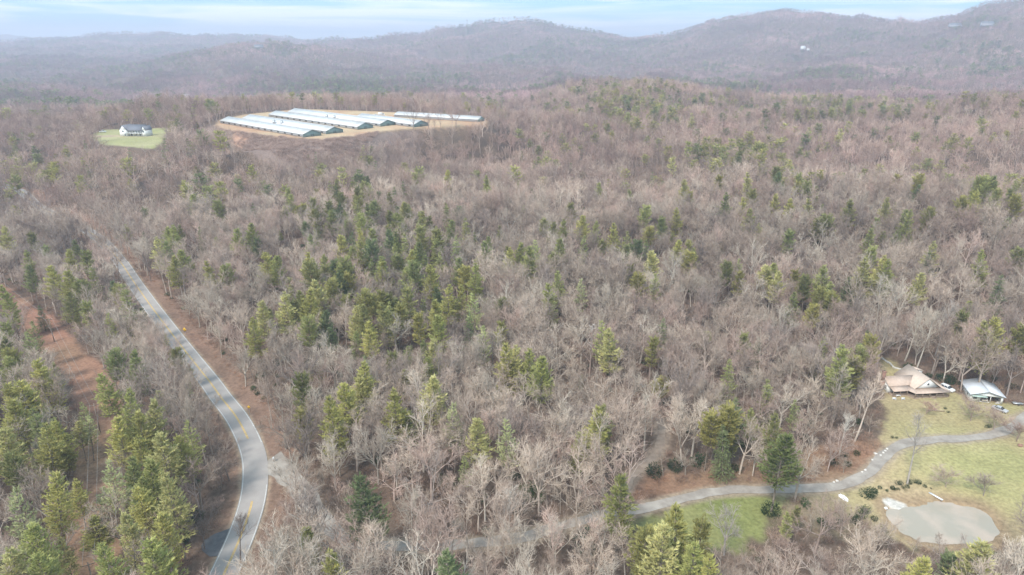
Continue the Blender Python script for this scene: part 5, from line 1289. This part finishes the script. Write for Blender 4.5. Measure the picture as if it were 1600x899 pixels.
# --- road signs
def warn_sign(px, py, lab, face, sz=1.05, arrow=True):
    q = unproj(px, py, hgt, lift=2.4); z = h1(q[0], q[1]); o = empty("road_sign", (q[0], q[1], z), face); tag(o, lab, "road sign")
    MB().box(-.04, .04, -.04, .04, -.2, 3.2).build("post", M['grey_metal'], o)
    s_ = sz; b = MB(); b.add([(0, -.07, 2.2 - s_ * .0), (s_, -.07, 2.2 + s_), (0, -.07, 2.2 + 2 * s_), (-s_, -.07, 2.2 + s_), (0, -.05, 2.2), (s_, -.05, 2.2 + s_), (0, -.05, 2.2 + 2 * s_), (-s_, -.05, 2.2 + s_)], [(0, 1, 2, 3), (7, 6, 5, 4), (0, 4, 5, 1), (1, 5, 6, 2), (2, 6, 7, 3), (3, 7, 4, 0)])
    pl = b.build("sign_plate", M['sign_yellow'], o)
    if arrow:
        c = 2.2 + s_; k = s_; a = MB()
        a.add([(x * k, -.078, c + y * k) for x, y in [(.12, -.5), (.26, -.5), (.26, -.1), (.02, .22), (-.10, .12), (.12, -.16)]], [(0, 1, 2, 3, 4, 5)])
        a.add([(x * k, -.078, c + y * k) for x, y in [(-.24, .42), (-.27, .02), (.12, .33)]], [(0, 1, 2)])
        a.build("arrow", M['black'], pl)
    return o
warn_sign(289, 518, "larger yellow diamond sign with black curve arrow beside the straight road", R(-20), 1.0)
warn_sign(389, 638, "small yellow diamond sign on the red verge above the road bend", R(-10), .62, False)
# white stop-bar post at the mouth of the drive
q = ground_pt(428, 722); o = empty("mailbox", q, .3); tag(o, "pale mailbox on a post at the gravel drive mouth", "mailbox")
MB().box(-.06, .06, -.06, .06, -.2, 1.1).build("post", M['pole'], o); mbx = MB(); mbx.box(-.2, .2, -.35, .35, 1.1, 1.4); mbx.tube((0, -.35, 1.4), (0, .35, 1.4), .2, .2, 10); mbx.build("box", M['white_paint'], o)

# --- poles and wires along the cut corridor
def cpt(f): i = int(f * (len(corr) - 1)); return corr[i]
poles = []
for k, (f, lab) in enumerate(((.10, "utility pole in the far end of the red clearing"), (.40, "utility pole in the middle of the red clearing"), (.72, "utility pole in the near part of the red clearing"))):
    a = cpt(f); n_a = cpt(min(f + .02, 1)); ang = math.atan2(n_a[1] - a[1], n_a[0] - a[0]) + math.pi / 2; zz = h1(a[0], a[1])
    o = empty("utility_pole", (a[0], a[1], zz), ang); tag(o, lab, "utility pole", "utility poles along the red clearing")
    MB().tube((0, 0, -.3), (0, 0, 10.5), .17, .11, 8).build("pole", M['pole'], o); MB().box(-1.2, 1.2, -.06, .06, 9.7, 9.85).build("crossarm", M['pole'], o)
    for x_ in (-1.1, 1.1): MB().tube((x_, 0, 9.85), (x_, 0, 10.1), .07, .05, 8).build("insulator", M['white_paint'], o)
    poles.append((a[0], a[1], zz, ang))
a = cpt(.99); poles.append((a[0], a[1], h1(a[0], a[1]), poles[-1][3]))
o = empty("utility_pole", (a[0], a[1], poles[-1][2]), poles[-1][3]); tag(o, "utility pole at the lowest visible end of the red clearing", "utility pole", "utility poles along the red clearing")
MB().tube((0, 0, -.3), (0, 0, 10.5), .17, .11, 8).build("pole", M['pole'], o); MB().box(-1.2, 1.2, -.06, .06, 9.7, 9.85).build("crossarm", M['pole'], o)
for si, (s_, lab) in enumerate(((-1.1, "left wire strung above the red clearing"), (1.1, "right wire strung above the red clearing"))):
    b = MB()
    for (A, B) in zip(poles[:-1], poles[1:]):
        a0 = Vector((A[0] + s_ * math.cos(A[3]), A[1] + s_ * math.sin(A[3]), A[2] + 10.1)); b0 = Vector((B[0] + s_ * math.cos(B[3]), B[1] + s_ * math.sin(B[3]), B[2] + 10.1)); pv = a0
        for k in range(1, 11): f = k / 10; c = a0.lerp(b0, f); c.z -= 1.2 * 4 * f * (1 - f); b.tube(pv, c, .035, .035, 4, cap=False); pv = c
    o = b.build("power_line", M['wire']); tag(o, lab, "power line")

# --- shrubs: evergreen clumps
BMm = [(mk("stems", T_, M['bark']), mk("foliage", C_, M['leaf'])) for T_, C_ in BUSH]
def shrub(px, py, s, lab, group=None, tint=(.045, .075, .035), sy=1.0, plane=None):
    q = unproj(px, py, hgt); z = h1(q[0], q[1]); o = empty("evergreen_shrub", (q[0], q[1], z - .05), rr.uniform(0, 6)); o.scale = (s, s * sy, s * rr.uniform(.85, 1.05))
    tag(o, lab, "shrub", group); ms = rr.choice(BMm)
    for nm, me in zip(("stems", "foliage"), ms):
        c = bpy.data.objects.new(nm, me); COL.objects.link(c); c.parent = o; c["tint"] = [t * rr.uniform(.9, 1.15) for t in tint]
    return o
row = [(1376, 763, .55), (1385, 767, .42), (1392, 763, .62), (1397, 766, .5), (1404, 758, .8), (1402, 765, .45), (1423, 757, .72), (1431, 755, .9), (1420, 763, .62), (1412, 764, .5), (1438, 756, .3), (1447, 762, .55), (1455, 764, .25)]
row.sort(); nm_ = ["leftmost"] + [ORD[i] for i in range(1, len(row) - 1)] + ["rightmost"]
for i, (a, b_, s_) in enumerate(row): shrub(a, b_, s_ * .95, ("%s low evergreen shrub in the lawn bed above the pond" % nm_[i]) if i in (0, len(row) - 1) else "%s from left of low evergreen shrubs in the lawn bed" % nm_[i], "low evergreen shrubs in the lawn bed")
for a, b_, s_, lab in [(1357, 778, 1.7, "large dark evergreen shrub left of the pond shrub bed"), (1369, 770, .8, "medium evergreen shrub right of the large dark one by the drive"), (1350, 803, 1.2, "dark evergreen shrub on the bank left of the pond"), (1367, 815, .8, "small dark evergreen shrub just left of the pond edge"),
                       (1476, 639, .42, "upper one of two round dark shrubs on the house lawn"), (1481, 645, .42, "lower one of two round dark shrubs on the house lawn"),
                       (1394, 684, .4, "left tiny dark shrub beside the drive curve"), (1400, 685, .4, "right tiny dark shrub beside the drive curve"),
                       (1415, 577, 1.9, "tall dark evergreen shrub behind the house wing"), (1480, 597, 1.9, "dark evergreen shrub behind the white parked car"), (1490, 599, 1.6, "dark evergreen shrub between the car and the barn"), (1468, 592, 1.5, "evergreen shrub behind the right end of the house"), (1508, 606, 1.6, "rounded dark evergreen against the left side of the barn"),
                       (1378, 537, 1.3, "left evergreen clump high behind the house"), (1390, 540, 1.3, "right evergreen clump high behind the house"), (1544, 668, .7, "conical green shrub above the bend of the upper drive"), (1583, 607, 1.3, "evergreen shrub right of the metal barn"),
                       (1018, 740, 2.2, "big evergreen shrub at the foot of the dirt trail"), (1047, 733, 1.9, "evergreen shrub right of the dirt trail foot"), (1093, 728, 2.0, "evergreen shrub above the red bank"), (1150, 735, 1.4, "evergreen shrub at the right end of the wood above the red bank"),
                       (845, 785, 2.9, "glossy green thicket above the middle of the gravel drive"), (822, 775, 2.0, "green thicket left of the glossy one above the gravel drive"), (700, 762, 2.2, "green evergreen thicket in the woods above the drive, left"), (730, 752, 1.8, "green evergreen thicket in the woods above the drive, right"), (885, 706, 1.8, "dark evergreen thicket behind the domed roadside trees"), (925, 860, 3.0, "dark green thicket below the gravel drive near the slender pine"), (430, 870, 2.2, "dark green thicket right of the lowest road stretch"),
                       (1196, 806, 2.0, "low evergreen skirt at the foot of the big drive side pine"), (300, 812, 1.8, "green shrub in the wood left of the pull off")]:
    shrub(a, b_, s_, lab, tint=(.06, .105, .035) if 'glossy' in lab or 'green ever' in lab else (.045, .072, .034))

# --- small bare ornamental trees
bt = [(mk("trunk", BALL[0], M['bark'])), (mk("crown", BALL[1], M['twig']))]
def ball(px, py, s, w_, lab, tint=(.30, .25, .23)):
    q = unproj(px, py, hgt); o = empty("ornamental_tree", (q[0], q[1], h1(q[0], q[1])), rr.uniform(0, 6)); o.scale = (s * w_, s * w_, s); tag(o, lab, "small tree")
    for nm, me in zip(("trunk", "crown"), bt):
        c = bpy.data.objects.new(nm, me); COL.objects.link(c); c.parent = o; c["tint"] = list(tint)
ball(1536, 775, 1.05, 1.5, "small grey round headed bare tree on the lower lawn"); ball(1477, 762, 1.0, 1.8, "wide faint bare tree right of the shrub bed", (.42, .34, .29))
ball(1516, 658, 1.15, 2.0, "broad low bare tree on the lawn below the barn, left one", (.36, .28, .24)); ball(1552, 672, 1.1, 1.8, "broad low bare tree near the upper drive, right one", (.36, .28, .24)); ball(1447, 648, .8, 1.5, "small reddish bare tree by the timber edging", (.38, .26, .23))
ball(1588, 690, 1.0, 1.6, "bare bush at the right picture edge by the upper drive", (.28, .2, .17))

# --- retaining kerb behind the house, edging, rocks, furniture, dock
wp = [unproj(a, b_, hgt) for a, b_ in [(1377, 560), (1385, 566), (1391, 569), (1396, 575), (1410, 579), (1424, 586), (1436, 592)]]; wp = catmull(wp, 1.0)
b = MB()
for A, B in zip(wp[:-1], wp[1:]):
    za, zb = h1(*A[:2]), h1(*B[:2]); d_ = np.array(B[:2]) - A[:2]; n_r = np.array([-d_[1], d_[0]]) / (np.hypot(*d_) + 1e-9) * .22
    vs_ = [(A[0] - n_r[0], A[1] - n_r[1], za - .2), (B[0] - n_r[0], B[1] - n_r[1], zb - .2), (B[0] + n_r[0], B[1] + n_r[1], zb - .2), (A[0] + n_r[0], A[1] + n_r[1], za - .2)]
    b.add(vs_ + [(x, y, z + .75) for x, y, z in vs_], [(0, 1, 2, 3), (4, 7, 6, 5), (0, 4, 5, 1), (2, 6, 7, 3), (1, 5, 6, 2), (0, 3, 7, 4)])
o = b.build("retaining_wall", M['concrete']); tag(o, "curving pale retaining wall on the slope behind the house", "wall")
b = MB()
for (x0, y0), (x1, y1) in (((1450, 629), (1462, 640)), ((1450, 642), (1476, 643))):
    A = ground_pt(x0, y0); B = ground_pt(x1, y1); n_ = 8; pv = Vector(A)
    for k in range(1, n_ + 1):
        f = k / n_; x, y = A[0] + (B[0] - A[0]) * f, A[1] + (B[1] - A[1]) * f; c = Vector((x, y, h1(x, y) + .12)); b.tube(pv, c, .16, .16, 6); pv = c
o = b.build("timber_edging", M['deck']); tag(o, "dark timber edging of a garden bed below the house", "edging")
def rock(px, py, s, lab, grp=None, m=None):
    q = ground_pt(px, py); bm = bmesh.new(); bmesh.ops.create_icosphere(bm, subdivisions=2, radius=s * .7)
    for v_ in bm.verts: v_.co *= rr.uniform(.75, 1.2); v_.co.z *= .6
    s = s; me = bpy.data.meshes.new("rock"); bm.to_mesh(me); bm.free(); me.materials.append(m or M['stone']); o = bpy.data.objects.new("rock", me); COL.objects.link(o); o.location = (q[0], q[1], q[2] + s * .2); o.rotation_euler = (0, 0, rr.uniform(0, 6)); tag(o, lab, "rock", grp)
RK = [(1386, 702, .55), (1383, 705, .5), (1380, 708, .55), (1376, 712, .5), (1368, 710, .8), (1363, 719, .5), (1352, 735, .6), (1347, 738, .5), (1308, 752, .6), (1303, 754, .5)]
for i, (a, b_, s_) in enumerate(sorted(RK, key=lambda q: -q[0])): rock(a, b_, s_, "pale rock lining the drive curve, %s counting down from the house end" % ORD[i], "pale rocks lining the drive curve")
rock(1594, 697, 1.1, "long brown rock at the right picture edge below the drive", m=M['brick'])
rock(1384, 795, .7, "white boulder at the left corner of the pond", m=M['snow_white'])
# white tarp heap below the drive
q = ground_pt(1318, 779); b = MB(); bm = bmesh.new(); bmesh.ops.create_icosphere(bm, subdivisions=3, radius=1.0)
for v_ in bm.verts:
    n_ = 1 + .25 * math.sin(v_.co.x * 7) * math.cos(v_.co.y * 9); v_.co = Vector((v_.co.x * .6 * n_, v_.co.y * 1.5 * n_, max(v_.co.z, -.1) * .75 * n_))
me = bpy.data.meshes.new("tarp"); bm.to_mesh(me); bm.free(); me.materials.append(M['snow_white']); o = bpy.data.objects.new("tarp", me); COL.objects.link(o); o.location = (q[0], q[1], q[2] + .02); o.rotation_euler = (0, 0, R(25)); tag(o, "white tarp heap lying just below the drive", "tarp")
# garden furniture: white table and two benches
for (a, b_), lab, nm in (((1397, 625), "left white garden bench on the grass before the house", "garden_bench"), ((1403, 620), "white garden table on the grass before the house", "garden_table"), ((1411, 625), "right white garden bench on the grass before the house", "garden_bench")):
    q = ground_pt(a, b_); o = empty(nm, q, rr.uniform(-.4, .4)); o.scale = (.75, .75, .8); tag(o, lab, nm.replace("garden_", ""))
    if nm == "garden_table":
        MB().box(-1.0, 1.0, -.45, .45, .7, .78).build("tabletop", M['white_paint'], o)
        for x_ in (-.85, .85):
            for y_ in (-.35, .35): MB().box(x_ - .05, x_ + .05, y_ - .05, y_ + .05, -.05, .7).build("leg", M['white_paint'], o)
    else:
        MB().box(-.8, .8, -.25, .25, .42, .5).build("seat", M['white_paint'], o); MB().box(-.8, .8, .25, .31, .5, 1.0).build("backrest", M['white_paint'], o)
        for x_ in (-.7, .7):
            for y_ in (-.2, .2): MB().box(x_ - .04, x_ + .04, y_ - .04, y_ + .04, -.05, .42).build("leg", M['white_paint'], o)
q = ground_pt(1462, 777); o = empty("dock_plank", (q[0], q[1], q[2] + .25), R(-62)); tag(o, "short white plank jetty on the pond's upper bank", "jetty")
MB().box(-1.9, 1.9, -.32, .32, 0, .1).build("deck", M['white_paint'], o)
for x_ in (-1.6, 1.6):
    for y_ in (-.25, .25): MB().box(x_ - .06, x_ + .06, y_ - .05, y_ + .05, -.9, .0).build("leg", M['pole'], o)
q = ground_pt(1589, 632); o = empty("trailer", (q[0], q[1], q[2]), R(-10)); tag(o, "small flat grey trailer on the dirt right of the barn", "trailer")
MB().box(-1.5, 1.5, -.8, .8, .5, .62).build("bed", M['grey_metal'], o); MB().box(1.5, 2.6, -.06, .06, .5, .6).build("tow_bar", M['grey_metal'], o)
for s_ in (-1, 1): MB().tube((0, s_ * .82, .32), (0, s_ * 1.0, .32), .32, .32, 12).build("wheel", M['tyre'], o)
